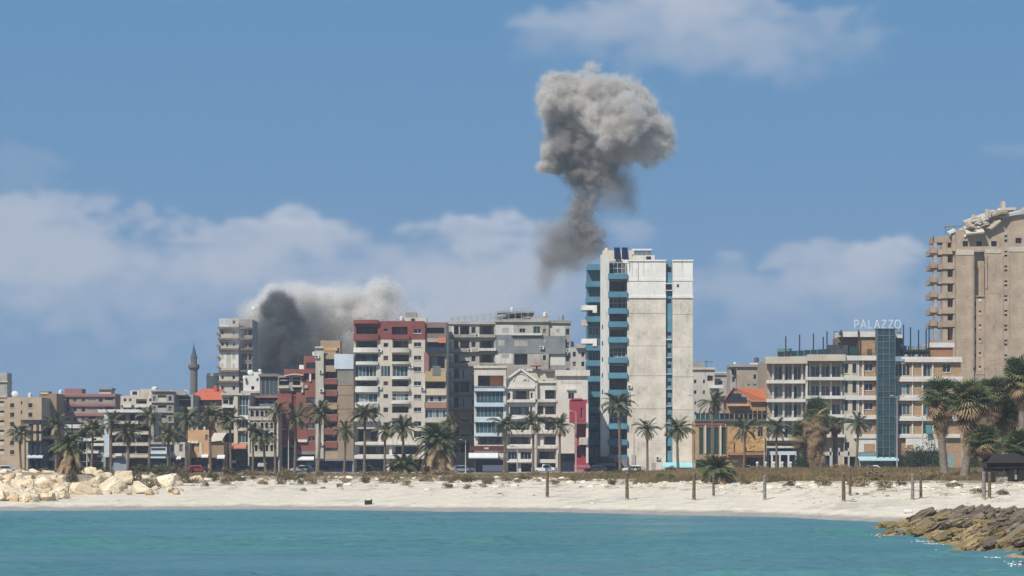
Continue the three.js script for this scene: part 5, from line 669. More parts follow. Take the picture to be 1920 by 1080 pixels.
// ruined tower
{
  const st = M('concrete', 0.47, 0.365, 0.265), dk = M('stain', 0.46, 0.355, 0.26), band = M('stain', 0.58, 0.52, 0.42), hole = dk;
  const b = new Building('ruined_tower', 'bombed beige concrete tower with collapsed roof slabs and see-through side bays', 565, 1746, 2010, { mat: st, depth: 22, category: 'building' });
  b.panel(1793, 470, 1826).panel(1847, 470, 1878).panel(1878, 470, 2010).panel(1793, 436, 2010, 470, st, 0.001).panel(1826, 554, 1847, null, dk, -0.5);
  b.box('recess_back', 1825, 471, 1848, 556, -2.0, -1.6, st); b.box('recess_floor', 1826.2, 554, 1846.8, 556, -1.6, -0.2, dk);
  b.box('back_wall', 1794, 440, 2010, 905, -22, -21.5, st); b.box('side_wall', 1792.9, 436, 1795.5, 905, -21.4, -0.31, st); b.box('side_wall', 2007, 405, 2010, 905, -21.4, -0.31, st); for (let y = 480; y < 900; y += 28) b.box('floor_slab', 1796, y, 2007, y + 2, -21, -2.6, dk);
  b.wins([[1805, 1815], [1831, 1841], [1858.5, 1869]], [[452, 462]], { n: 1, glass: [GL.darker], recess: 0.28, frame: FR.dark }).win(1904, 446, 1916, 456.5, { n: 1, glass: [GL.darker], recess: 0.28 });
  for (let i = 0; i < 10; i++) { const y = 470 + i * 27.8; b.win(1883, y, 1889, y + 3.6, { glass: [GL.darker], recess: 0.25, fw: 0.03 }).win(1883, y + 7.5, 1889, y + 11.4, { glass: [GL.darker], recess: 0.25, fw: 0.03 }); }
  b.win(1883.5, 441, 1889, 445, { fw: 0.03 }).win(1883.5, 449, 1889, 454, { fw: 0.03 });
  for (let i = 0; i < 6; i++) { b.win(1828, 566 + i * 24, 1831, 574 + i * 24, { glass: [GL.darker], fw: 0.02 }); b.win(1836, 556 + i * 26, 1840.5, 559.5 + i * 26, { glass: [GL.darker], fw: 0.02 }); b.box('patch', 1835.5, 561 + i * 26, 1841, 565 + i * 26, -0.49, -0.4, pick([C.cream, C.mid, C.white])); }
  b.done();
  // bores and scars in the blank wall
  for (const [x, n] of [[1809.5, 9], [1864, 9], [1909, 9]]) for (let i = 0; i < n; i++) { const y = 494 + i * 27.8 + rr(-1.5, 1.5); put('bore', new THREE.CylinderGeometry(0.2, 0.24, 0.05, 9).rotateX(Math.PI / 2).scale(rr(0.8, 1.3), rr(0.8, 1.4), 1).translate(b.X(x + rr(-0.8, 0.8)), b.Y(y), 0.02), dk, b.g); }
  const crack = (pts) => { const q = new QB(); for (let i = 1; i < pts.length; i++) q.bar([b.X(pts[i - 1][0]), b.Y(pts[i - 1][1]), 0.012], [b.X(pts[i][0]), b.Y(pts[i][1]), 0.012], 0.05, 0.09); q.add('crack', dk, b.g); }; crack([[1810, 577], [1818, 575], [1826, 577]]); crack([[1850, 677], [1866, 675], [1877, 671], [1888, 670]]); crack([[1852, 660], [1870, 658], [1882, 652]]); crack([[1863, 683], [1876, 679], [1889, 673]]); crack([[1897, 636], [1909, 635]]); crack([[1850, 550], [1870, 549], [1890, 551]]); crack([[1796, 642], [1812, 640], [1824, 641]]); crack([[1796, 690], [1810, 697], [1847, 697]]);
  b.band(1793, 468, 1826, 478, band, 0.12); b.band(1847, 467, 1877, 475, band, 0.12); b.band(1891, 463, 2010, 472, band, 0.12); b.box('torn_edge', 1848, 478, 1850.5, 540, 0.01, 0.3, dk); b.box('torn_edge', 1823.4, 480, 1826.4, 690, 0.01, 0.35, M('concrete', 0.36, 0.27, 0.2)); b.box('torn_edge', 1846, 560, 1848, 690, -0.4, 0.1, dk); b.box('pipe', 1879.5, 480, 1880.6, 664, 0.01, 0.14, dk); b.box('pipe', 1892, 470, 1892.8, 660, 0.01, 0.12, dk);
  // jagged top storey
  { const s2 = new THREE.Shape(), pts = [[1793, 436], [1793, 431], [1803, 432], [1812, 436], [1822, 433], [1832, 436], [1842, 431], [1852, 427], [1862, 424], [1872, 418], [1878, 414], [1886, 407], [1900, 404], [1920, 402], [2010, 396], [2010, 436]]; pts.forEach(([x, y], i) => (i ? s2.lineTo(b.X(x), b.Y(y)) : s2.moveTo(b.X(x), b.Y(y)))); s2.closePath(); put('broken_wall', new THREE.ExtrudeGeometry(s2, { depth: 0.4, bevelEnabled: false }).translate(0, 0, -0.41), st, b.g); }
  const slabG = new QB().box(-0.5, -0.5, -0.5, 0.5, 0.5, 0.5).geo, cm = [M('concrete', 0.46, 0.38, 0.29), M('concrete', 0.54, 0.48, 0.40), M('concrete', 0.34, 0.27, 0.2), M('stain', 0.60, 0.54, 0.46)];
  const slab = (x, y, w, h, d, rx, ry, rz, z, m, name = 'broken_slab') => { const o = put(name, slabG, m, b.g); o.position.set(b.X(x), b.Y(y), z); o.scale.set(w * b.s, h * b.s, d); o.rotation.set(rx, ry, rz); };
  for (let i = 0; i < 46; i++) { const t = rnd(), x = lerp(1806, 1884, t), base = lerp(436, 404, t); slab(x, base + rr(-9, 5), rr(8, 26), rr(1.6, 4), rr(1, 4), rr(-0.5, 0.9), rr(-0.7, 0.7), rr(-0.2, 0.75), rr(-4.5, 0.7), pick(cm)); }
  slab(1845, 408, 62, 3, 6, 0.35, 0, 0.36, -4, cm[1]); slab(1850, 420, 50, 2.6, 5, 0.6, 0.2, 0.42, -2, cm[0]); slab(1826, 431, 34, 3, 4, 0.5, 0, 0.1, 0.2, cm[3]); slab(1863, 422, 30, 3, 2, 0.4, 0.1, 0.7, 0.3, cm[0]); slab(1824, 411, 5, 20, 1, 0.2, 0, -0.45, -1, cm[3]); slab(1850, 402, 4, 20, 1, 0.1, 0, 0.12, 0, cm[3]); slab(1855, 401, 3.4, 14, 0.8, 0.2, 0, 0.1, 0.3, cm[3]); slab(1836, 412, 4, 12, 1, 0.2, 0, -0.3, 0.2, cm[3]);
  slab(1902, 399, 36, 5, 5, 0.1, 0, 0.22, -1.6, cm[3]); slab(1950, 391, 70, 5, 6, 0, 0, 0.08, -2, cm[3]); slab(1875, 393, 26, 4, 5, 0.1, 0, 0.2, -5, cm[0]); slab(1897, 388, 30, 5, 5, 0, 0, 0.05, -7, C.pale); slab(1890, 381, 7, 16, 1.4, 0, 0, 0, -6, cm[1], 'stub_column'); slab(1919, 394, 5, 11, 1, 0, 0, 0.1, -0.2, hole);
  for (let i = 0; i < 26; i++) { const t = rnd(), q = new QB(), x = lerp(1800, 1884, t), y = lerp(434, 400, t); q.bar([b.X(x), b.Y(y), 0.1], [b.X(x + rr(-5, 5)), b.Y(y + rr(-10, 8)), rr(-0.5, 1.4)], 0.05); q.add('rebar', FR.brown, b.g); }
  // side bays: a frame of piers and slabs, open right through
  b.box('pier', 1754, 442, 1760, 905, -3.2, -2.2, st); b.box('pier', 1770.5, 440, 1780, 905, -3.2, -2.2, st); b.box('pier', 1787, 436, 1793, 470, -2.8, -1, st); b.box('pier', 1762.5, 442, 1768, 905, -9, -8, st); b.box('pier', 1780, 440, 1788, 905, -9, -8, st);
  const lv = [442, 466, 494, 521, 549, 578, 603, 640, 668, 696, 724]; lv.forEach((y, i) => { b.box('floor_slab', i ? 1748 : 1754, y, 1793, y + (i ? 10 : 11), -9.2, -2.15, i % 2 ? st : M('concrete', 0.44, 0.33, 0.25)); if (i) { b.box('balcony_front', 1747, y - 4, 1760, y + 7, -3.6, -1.8, M('concrete', 0.43, 0.31, 0.235)); b.box('bay_beam', 1769, y - 3, 1793, y + 9, -2.16, -1.8, st); } }); for (let i = 0; i < lv.length - 1; i++) { b.box('room_wall', 1780.5, lv[i] + 11, 1792.6, lv[i + 1] - 3, -8.9, -8.7, st); b.box('room_side', 1790, lv[i] + 11, 1792.8, lv[i + 1] - 3, -8.6, -2, st); }
  slab(1786, 433, 14, 5, 2, 0.1, 0, 0.5, -1.6, M('stain', 0.78, 0.77, 0.73)); const q = new QB(); for (const x of [1777, 1784, 1795]) q.bar([b.X(x), b.Y(442), -3], [b.X(x), b.Y(423), -3], 0.08); q.bar([b.X(1776), b.Y(423), -3], [b.X(1815), b.Y(421), -3], 0.1); q.bar([b.X(1776), b.Y(423), -3], [b.X(1788), b.Y(421), -6], 0.1); q.add('bent_frame', FR.dark, b.g); slab(1786, 423, 18, 1.2, 3, 0.3, 0, 0.05, -4, C.slate, 'bent_sheet');
}
{ // dark beach hut at the end of the beach
  const p = place(1895, 905), D = p.D + 6, s = D / F, t = thing('beach_hut', 'black timber beach hut with peaked roof under the palms', 'hut', null, WX(1890, D), p.y, -D), X = (x) => (x - 1890) * s, Y = (y) => WY(y, D) - p.y, q = new QB(), m = M('bark', 0.03, 0.026, 0.022, { roughness: 1 });
  q.box(X(1852), 0, -3, X(1863), Y(868), 0); q.add('wall', m, t); new QB().box(X(1892), 0, -3, X(1900), Y(868), 0).add('wall', m, t); new QB().box(X(1909), 0, -3, X(1930), Y(866), 0).add('wall', m, t); new QB().box(X(1850), Y(878), -3.2, X(1930), Y(866), 0.2).add('lintel', m, t); const r = new QB(); r.quad([X(1846), Y(868), 0.6], [X(1932), Y(868), 0.6], [X(1915), Y(851), -1.6], [X(1866), Y(851), -1.6], [0, 0], [6, 0], [5, 2], [1, 2]); r.quad([X(1846), Y(868), -4], [X(1932), Y(868), -4], [X(1915), Y(851), -1.6], [X(1866), Y(851), -1.6], [0, 0], [6, 0], [5, 2], [1, 2]); r.add('roof', m, t); new QB().box(X(1864), 0, -1, X(1891), Y(884), -0.6).add('counter', M('rock', 0.42, 0.38, 0.32), t); new QB().box(X(1864), Y(884), -2.9, X(1891), Y(876), -2.8).add('white_board', WHITE, t); new QB().box(X(1902), Y(899), -0.5, X(1908), Y(880), -0.4).add('door', FR.alu, t);
}

// ---------------------------------------------------------------- palms
const leafM = (r, g, b, t = 0.35) => { const m = new THREE.MeshPhysicalMaterial({ color: rgb(r, g, b), roughness: 0.75, transmission: t, thickness: 0, side: THREE.DoubleSide, specularIntensity: 0.4 }); m.name = 'leaf'; return m; };
const LEAF = [leafM(0.155, 0.165, 0.085), leafM(0.19, 0.185, 0.10), leafM(0.12, 0.135, 0.065)], DEAD = [leafM(0.38, 0.26, 0.145, 0.2), leafM(0.27, 0.185, 0.105, 0.2), leafM(0.46, 0.36, 0.23, 0.2)], FAN = [leafM(0.11, 0.15, 0.05), leafM(0.15, 0.185, 0.065), leafM(0.085, 0.12, 0.042)], DRYFAN = [leafM(0.36, 0.32, 0.14), leafM(0.46, 0.36, 0.19)], barkM = M('bark', 0.20, 0.155, 0.115), barkG = M('bark', 0.27, 0.235, 0.195);
function pinnate(e0, droop, L, n = 26) {             // a feather frond that leaves the origin along +x
  const p = [], ix = [], add = (...v) => { const k = p.length / 3; for (const q of v) p.push(q.x, q.y, q.z); ix.push(k, k + 1, k + 2); };
  const pt = []; let x = 0, y = 0, a = e0; for (let i = 0; i <= n; i++) { pt.push([x, y, a]); x += Math.cos(a) * L / n; y += Math.sin(a) * L / n; a -= droop / n * (0.5 + i / n); }
  for (let i = 0; i < n; i++) {
    const [x0, y0, a0] = pt[i], [x1, y1] = pt[i + 1], w = 0.045 * (1 - i / n) + 0.01; add(new THREE.Vector3(x0, y0, -w), new THREE.Vector3(x1, y1, -w), new THREE.Vector3(x1, y1, w)); add(new THREE.Vector3(x0, y0, -w), new THREE.Vector3(x1, y1, w), new THREE.Vector3(x0, y0, w));
    if (i < 2) continue; const t = i / n, len = (0.32 + 0.5 * Math.sin(Math.PI * Math.min(1, t * 0.9 + 0.1))) * L / 3.4;
    for (const s of [-1, 1]) for (const h of [0, 0.5]) { const bx = lerp(x0, x1, h), by = lerp(y0, y1, h), f = 0.75 + 0.15 * Math.sin(i * 2.3 + s), A = a0 - 0.12; const tip = new THREE.Vector3(bx + Math.cos(A) * len * f, by + Math.sin(A) * len * f + 0.10 * len - 0.25 * len * t * Math.abs(Math.sin(i * 1.7 + s)), s * len * 0.72); const ww = 0.05; add(new THREE.Vector3(bx - ww * Math.cos(a0), by - ww * Math.sin(a0), 0), new THREE.Vector3(bx + ww * Math.cos(a0), by + ww * Math.sin(a0), 0), tip); }
  }
  const g = new THREE.BufferGeometry(); g.setAttribute('position', new THREE.Float32BufferAttribute(p, 3)); g.setIndex(ix); g.computeVertexNormals(); return g;
}
function fan(R, petiole, seg = 15, sag = 0.25) {     // a fan leaf on its stalk along +x
  const p = [], ix = [], tri = (...v) => { const k = p.length / 3; p.push(...v); ix.push(k, k + 1, k + 2); };
  tri(0, 0, -0.03, petiole, 0, -0.015, petiole, 0, 0.015); tri(0, 0, -0.03, petiole, 0, 0.015, 0, 0, 0.03);
  for (let i = 0; i < seg; i++) { const a = lerp(-2.0, 2.0, i / (seg - 1)), r = R * (0.78 + 0.22 * Math.cos(a * 0.7)), da = 0.115, c = Math.cos(a), s = Math.sin(a), fold = (i % 2 ? 0.05 : -0.05), m = 0.6; const q = (rr2, b) => [petiole + Math.cos(b) * rr2, fold * rr2 - sag * rr2 * rr2 * 0.6, Math.sin(b) * rr2]; tri(petiole, 0, 0, ...q(r * m, a - da), ...q(r * m, a + da)); const e = [petiole + c * r, -sag * r * r * 1.1 - 0.08, s * r]; tri(...q(r * m, a - da), ...e, ...q(r * m, a + da)); }
  const g = new THREE.BufferGeometry(); g.setAttribute('position', new THREE.Float32BufferAttribute(p, 3)); g.setIndex(ix); g.computeVertexNormals(); return g;
}
const FR_UP = [pinnate(1.25, 0.8, 3.0), pinnate(1.05, 1.1, 3.3)], FR_MID = [pinnate(0.75, 1.5, 3.5), pinnate(0.5, 1.5, 3.6)], FR_LOW = [pinnate(0.1, 1.35, 3.3), pinnate(-0.25, 1.1, 3.1)], FR_DEAD = pinnate(-0.75, 0.9, 2.6, 16);
const FANS = [fan(0.95, 0.9), fan(0.85, 1.1), fan(1.0, 0.7)];
function trunk(h, r0, r1, bend) {
  const n = 26, k = 9, p = [], u = [], ix = []; for (let j = 0; j <= n; j++) { const t = j / n, y = h * t, r = lerp(r0, r1, Math.pow(t, 0.7)) * (1 + 0.10 * (j % 2)) * (t < 0.06 ? 1.35 : 1), ox = bend * Math.sin(t * 2.2) * 0.6; for (let i = 0; i <= k; i++) { const a = i / k * 6.283; p.push(ox + Math.cos(a) * r, y, Math.sin(a) * r); u.push(i / k * 1.5, y); } }
  for (let j = 0; j < n; j++) for (let i = 0; i < k; i++) { const a = j * (k + 1) + i; ix.push(a, a + k + 1, a + k + 2, a, a + k + 2, a + 1); } return geo(p, u, ix);
}
function frond(g, m, parent, az, tilt, roll, s) { const o = put('frond', g, m, parent); o.rotation.order = 'YZX'; o.rotation.set(roll, az, tilt); o.scale.setScalar(s); return o; }
function datePalm(h, o = {}) {
  const t = thing('date_palm', '', 'palm tree', 'date palms along the promenade'), bend = rr(-0.5, 0.5); put('trunk', trunk(h, o.r0 ?? 0.26, o.r1 ?? 0.2, bend), barkM, t);
  const c = put('crown', new THREE.SphereGeometry(0.42, 9, 7).scale(1, 1.5, 1), M('bark', 0.17, 0.12, 0.075), t); c.position.set(bend * Math.sin(2.2) * 0.6, h + 0.1, 0); const n = (o.n ?? 46) - 8, s = o.s ?? 1;
  for (let i = 0; i < n; i++) { const k = i / n, g = k < 0.26 ? pick(FR_UP) : k < 0.7 ? pick(FR_MID) : pick(FR_LOW); frond(g, pick(LEAF), c, i * 2.39996 + rr(-0.25, 0.25), rr(-0.16, 0.16), rr(-0.5, 0.5), s * rr(0.8, 1.08)); }
  for (let i = 0; i < (o.dead ?? 6); i++) frond(FR_DEAD, pick(DEAD), c, rnd() * 6.28, rr(-0.4, 0.1), rr(-0.4, 0.4), s * rr(0.6, 0.95));
  return t;
}
const DP = 486.6, dateKinds = [datePalm(9.6), datePalm(9.4, { n: 40, dead: 9 }), datePalm(9.8, { n: 52, dead: 3 }), datePalm(9.2, { n: 36, dead: 14, s: 0.95 }), datePalm(9.5, { n: 58, dead: 8, s: 1.08, r0: 0.32 }), datePalm(9.6, { n: 32, dead: 18, s: 0.9, r0: 0.22 }), datePalm(9.5, { n: 42, dead: 4, s: 1.12 })];
[[40, 814, 'hazy date palm before the sand coloured block'], [105, 797, 'date palm rising behind the squat palm on the boulders'], [171, 806, 'date palm before the low grey house with stepped balconies'], [208, 789, 'date palm against the pale pillar of the concrete flats'], [240, 813, 'date palm before the cream balcony fronts'], [279, 783, 'tall date palm between the concrete flats and the grey block'], [315, 815, 'date palm before the pale low house'], [349, 786, 'tall date palm before the dark glazed balcony block'], [395, 779, 'tall date palm before the red tiled house'], [433, 792, 'date palm between the two terracotta awnings'], [474, 808, 'date palm at the corner of the block with arched windows'], [498, 822, 'short date palm before the arched windows'], [516, 775, 'tall slim date palm beside the brick red building'], [552, 784, 'date palm before the brick red wall'], [596, 776, 'tall date palm before the pale strip of the brown block'], [645, 810, 'date palm before the plain tan wall'], [683, 782, 'tall date palm before the curved balconies'], [721, 806, 'shorter date palm before the maroon topped block'], [755, 804, 'date palm above the young bush palm'], [847, 795, 'date palm behind the great squat palm'], [945, 797, 'date palm beside the white awning of the cream house'], [999, 794, 'date palm before the gabled house'], [1050, 798, 'date palm before the square turret'], [1163, 765, 'tallest date palm before the blue balcony fronts'], [1214, 803, 'date palm before the blank beige tower wall'], [1272, 806, 'date palm behind the turquoise awning'], [1336, 758, 'tall date palm before the tan restaurant terrace'], [1394, 806, 'date palm before the orange rock face'], [1456, 806, 'date palm before the hotel pergola'], [1604, 796, 'date palm before the glass lift shaft']].forEach(([px, py, label], i) => {
  const D = DP + rr(-0.8, 0.8), h = WY(py, D) - G - 0.1, k = dateKinds[i % 7], s = clamp(h / 9.5, 0.72, 1.28), c = i < 7 ? k : dup(k, 0, 0, 0); c.position.set(WX(px, D), G + 0.1, -D); c.rotation.set(rr(-0.03, 0.03), rnd() * 6.28, rr(-0.045, 0.045)); const cs = 1.0 * lerp(1, s, 0.5); c.scale.set(cs, h / 9.6, cs); c.userData.label = label;
  const cr = c.children.find((q) => q.name === 'crown'); cr.scale.set(1, 9.6 / h * cs, 1);
});
function fanPalm(name, label, group, x, y, z, h, o) { // fan palm with a skirt of dead leaves
  const t = thing(name, label, 'palm tree', group, x, y, z), lean = o.lean ?? 0, mesh = trunk(h, o.r0 ?? 0.55, o.r1 ?? 0.38, lean); put('trunk', mesh, barkG, t); const c = put('crown', new THREE.SphereGeometry(0.5, 8, 6), M('bark', 0.2, 0.14, 0.08), t); c.position.set(lean * Math.sin(2.2) * 0.6, h, 0);
  for (let i = 0; i < (o.n ?? 62); i++) { const k = i / (o.n ?? 62), g = pick(FANS); frond(g, rnd() < 0.97 - k * 0.32 ? pick(FAN) : pick(DRYFAN), c, i * 2.39996 + rr(-0.2, 0.2), lerp(1.35, -0.35, k) + rr(-0.15, 0.15), rr(-0.6, 0.6), (o.s ?? 1) * rr(0.85, 1.2)); }
  if (o.skirt) { const parts = [], M4 = new THREE.Matrix4(), E = new THREE.Euler(), n = o.sn ?? 110; for (let i = 0; i < n; i++) { const tt = rnd(), a = rnd() * 6.283, yy = h - tt * o.skirt, tl = lerp(-0.5, -1.42, Math.min(1, tt * 2)) + rr(-0.3, 0.3), g = pick(FANS).clone(), s = (o.s ?? 1) * rr(0.8, 1.15) * lerp(1.1, o.taper ?? 0.5, tt) * rr(0.7, 1.2); E.set(rr(-0.7, 0.7), a, tl, 'YZX'); M4.makeRotationFromEuler(E).scale(new THREE.Vector3(s, s, s)).setPosition(lean * Math.sin(2.2 * yy / h) * 0.6, yy, 0); g.applyMatrix4(M4); parts.push(g); } const gs = [[], []]; parts.forEach((g, i) => gs[i % 2].push(g)); gs.forEach((list, i) => { const k = put('dead_skirt', mergeGeometries(list), DEAD[i], t); k.userData.kind = 'stuff'; }); }
  return t;
}
const RG = 'fan palms beside the beach hut', at = (px, py) => place(px, py);
for (const [px, base, cy, s, skirt, lean, label] of [[1772, 897, 744, 1.25, 5.2, -0.9, 'fan palm with long brown skirt beside the dark bushes'], [1806, 900, 752, 1.3, 6.2, 1.5, 'fan palm leaning over its neighbour beside the teal panel'], [1846, 900, 828, 1.0, 1.6, 0, 'short fan palm at the edge of the black beach hut'], [1882, 899, 776, 1.15, 2.2, 0.4, 'leafy fan palm standing behind the black beach hut'], [1915, 900, 706, 1.25, 3.5, 0.2, 'tallest fan palm beside the ruined tower wall'], [1912, 903, 838, 1.05, 1.6, 0, 'low yellowing fan palm before the hut roof'], [1862, 898, 742, 1.2, 2.6, -0.3, 'dense fan palm between the leaning palm and the tallest one'], [1895, 898, 738, 1.15, 2.4, 0.3, 'fan palm crowded against the tallest one']]) { const p = at(px, base), D = p.D + (px === 1912 ? -3 : px > 1870 ? 12 + (px % 7) : px === 1862 ? 10 : px > 1840 ? -1 : 4), y = groundH(WX(px, D), D), h = WY(cy, D) - y; fanPalm('fan_palm', label, RG, WX(px, D), y - 0.1, -D, h, { s: s * 1.28, skirt: skirt * 0.9, lean, n: 96, r0: px === 1846 ? 0.3 : 0.6, r1: 0.42 }); }
{ const D = 484, h = WY(775, D) - G; fanPalm('fan_palm', 'thick fan palm with dead fronds hanging to the ground before the hotel', RG, WX(1530, D), G, -D, h, { s: 1.6, skirt: 9.2, sn: 420, n: 70, r0: 0.9, r1: 0.6, taper: 1.05 }); fanPalm('fan_palm', 'smaller green fan palm tucked beside the thick one before the hotel', RG, WX(1503, 487), G, -487, WY(815, 487) - G, { s: 1.45, skirt: 1.8, n: 60 }); fanPalm('fan_palm', 'brown headed fan palm in the hotel garden', RG, WX(1566, 490), G, -490, WY(795, 490) - G, { s: 0.9, skirt: 3, n: 30 }); }
function squatPalm(label, px, D, y, h, s, o = {}) {
  const t = thing('squat_palm', label, 'palm tree', 'squat palms on the dune', WX(px, D), y - 0.1, -D); put('trunk', trunk(h, 0.6 * s, 0.5 * s, 0), barkM, t); const c = put('crown', new THREE.SphereGeometry(0.55 * s, 8, 6), barkM, t); c.position.set(0, h, 0);
  const n = o.n ?? 54; for (let i = 0; i < n; i++) { const k = i / n, g = k < 0.34 ? pick(FR_UP) : k < 0.75 ? pick(FR_MID) : pick(FR_LOW); frond(g, pick(k < 0.8 ? [LEAF[0], FAN[0], FAN[2]] : [LEAF[1], DRYFAN[0]]), c, i * 2.39996, rr(-0.15, 0.15), rr(-0.4, 0.4), s * rr(0.75, 1)); }
  for (let i = 0; i < (o.dead ?? 60); i++) frond(pick([FR_DEAD, FR_DEAD, FR_LOW[1]]), pick(DEAD), c, rnd() * 6.28, rr(-0.65, 0.2), rr(-0.5, 0.5), s * rr(0.7, 1.25)).position.y = -rnd() * h * 0.6;
  return t;
}
{ let p = place(130, 899); squatPalm('squat palm with brown dead fronds standing among the boulders', 130, p.D, p.y, WY(838, p.D) - p.y, 0.98, { dead: 100, n: 60 }); p = { D: 462, y: groundH(WX(820, 462), 462) }; squatPalm('great squat palm with a ball of hanging dead fronds on the dune', 820, p.D, p.y, WY(828, p.D) - p.y, 1.38, { dead: 220, n: 110 }); squatPalm('young bush palm beside the great squat palm', 757, 466, groundH(WX(757, 466), 466), 1.5, 1.1, { dead: 40, n: 60 }); p = place(1343, 906); squatPalm('low bush palm with grey dead base on the brown grass', 1343, p.D, p.y, WY(886, p.D) - p.y, 1.02, { dead: 100, n: 70 }); }

// ---------------------------------------------------------------- bushes, scrub and grass
function bushGeo(n, leaf, seedOff) { // many small leaves through an uneven crown
  const p = [], ix = [], v = new THREE.Vector3(), cl = []; for (let i = 0; i < 16; i++) { const a = rnd() * 6.28, e = Math.asin(rnd()), r = rr(0.45, 0.8); cl.push([Math.cos(a) * Math.cos(e) * r, 0.12 + Math.sin(e) * r, Math.sin(a) * Math.cos(e) * r, rr(0.22, 0.42)]); }
  for (let i = 0; i < n; i++) { const c = pick(cl), th = Math.acos(2 * rnd() - 1), ph = rnd() * 6.28, r = c[3] * Math.cbrt(rnd()) * 1.05; v.set(c[0] + r * Math.sin(th) * Math.cos(ph), Math.max(0.01, c[1] + r * Math.cos(th)), c[2] + r * Math.sin(th) * Math.sin(ph)); const a = new THREE.Vector3(rnd() - 0.5, rnd() - 0.3, rnd() - 0.5).normalize(), b = new THREE.Vector3(rnd() - 0.5, rnd() - 0.5, rnd() - 0.5).cross(a).normalize(), k = p.length / 3; p.push(...v.clone().addScaledVector(a, leaf).toArray(), ...v.clone().addScaledVector(b, leaf * 0.45).toArray(), ...v.clone().addScaledVector(a, -leaf).toArray(), ...v.clone().addScaledVector(b, -leaf * 0.45).toArray()); ix.push(k, k + 1, k + 2, k, k + 2, k + 3); }
  const g = new THREE.BufferGeometry(); g.setAttribute('position', new THREE.Float32BufferAttribute(p, 3)); g.setIndex(ix); g.computeVertexNormals(); return g;
}
const BIG = [bushGeo(2600, 0.05), bushGeo(2600, 0.055)], SMALL = [bushGeo(520, 0.09), bushGeo(460, 0.1), bushGeo(560, 0.085)], stems = (() => { const q = new QB(); for (let i = 0; i < 7; i++) { const a = i * 0.9; q.bar([0, -0.1, 0], [Math.cos(a) * 0.5, 0.6, Math.sin(a) * 0.5], 0.03); } return q.geo; })();
const bushM = [leafM(0.035, 0.06, 0.026), leafM(0.045, 0.075, 0.03), leafM(0.06, 0.085, 0.03)], scrubM = [leafM(0.15, 0.125, 0.055, 0.2), leafM(0.21, 0.16, 0.08, 0.2), leafM(0.10, 0.095, 0.042, 0.2), leafM(0.28, 0.21, 0.11, 0.2)];
function bush(label, px, base, w, h, m, g, group, D0) { const p = D0 ? { D: D0, y: groundH(WX(px, D0), D0) } : place(px, base), s = p.D / F, t = thing('bush', label, 'bush', group, WX(px, p.D), p.y - 0.05, -p.D); t.scale.set(w * s / 2, h * s, w * s / 2); t.rotation.y = rnd() * 6.28; put('foliage', g, m, t); put('stems', stems, barkM, t); return t; }
for (const [px, w, h, D, label] of [[1706, 50, 44, 470, 'dark bush beside the lamp post and the hotel entrance'], [1738, 66, 56, 462, 'large dark bush beside the fan palms'], [1765, 44, 40, 456, 'dark bush at the foot of the fan palm with long skirt'], [1828, 40, 36, 430, 'green bush between fan palm and beach hut'], [1621, 34, 20, 478, 'low green bush before the hotel entrance awning'], [1695, 24, 44, 474, 'narrow green bush beside the lamp post'], [1500, 50, 40, 484, 'dark bush under the green fan palm before the hotel'], [1880, 90, 64, 428, 'tall dark bush rising behind the black beach hut'], [1852, 44, 40, 424, 'dark bush crowding the corner of the beach hut'], [1925, 70, 60, 426, 'dark bush at the far end of the beach hut']]) bush(label, px, 0, w, h, pick(bushM), pick(BIG), 'green bushes before the hotel', D);
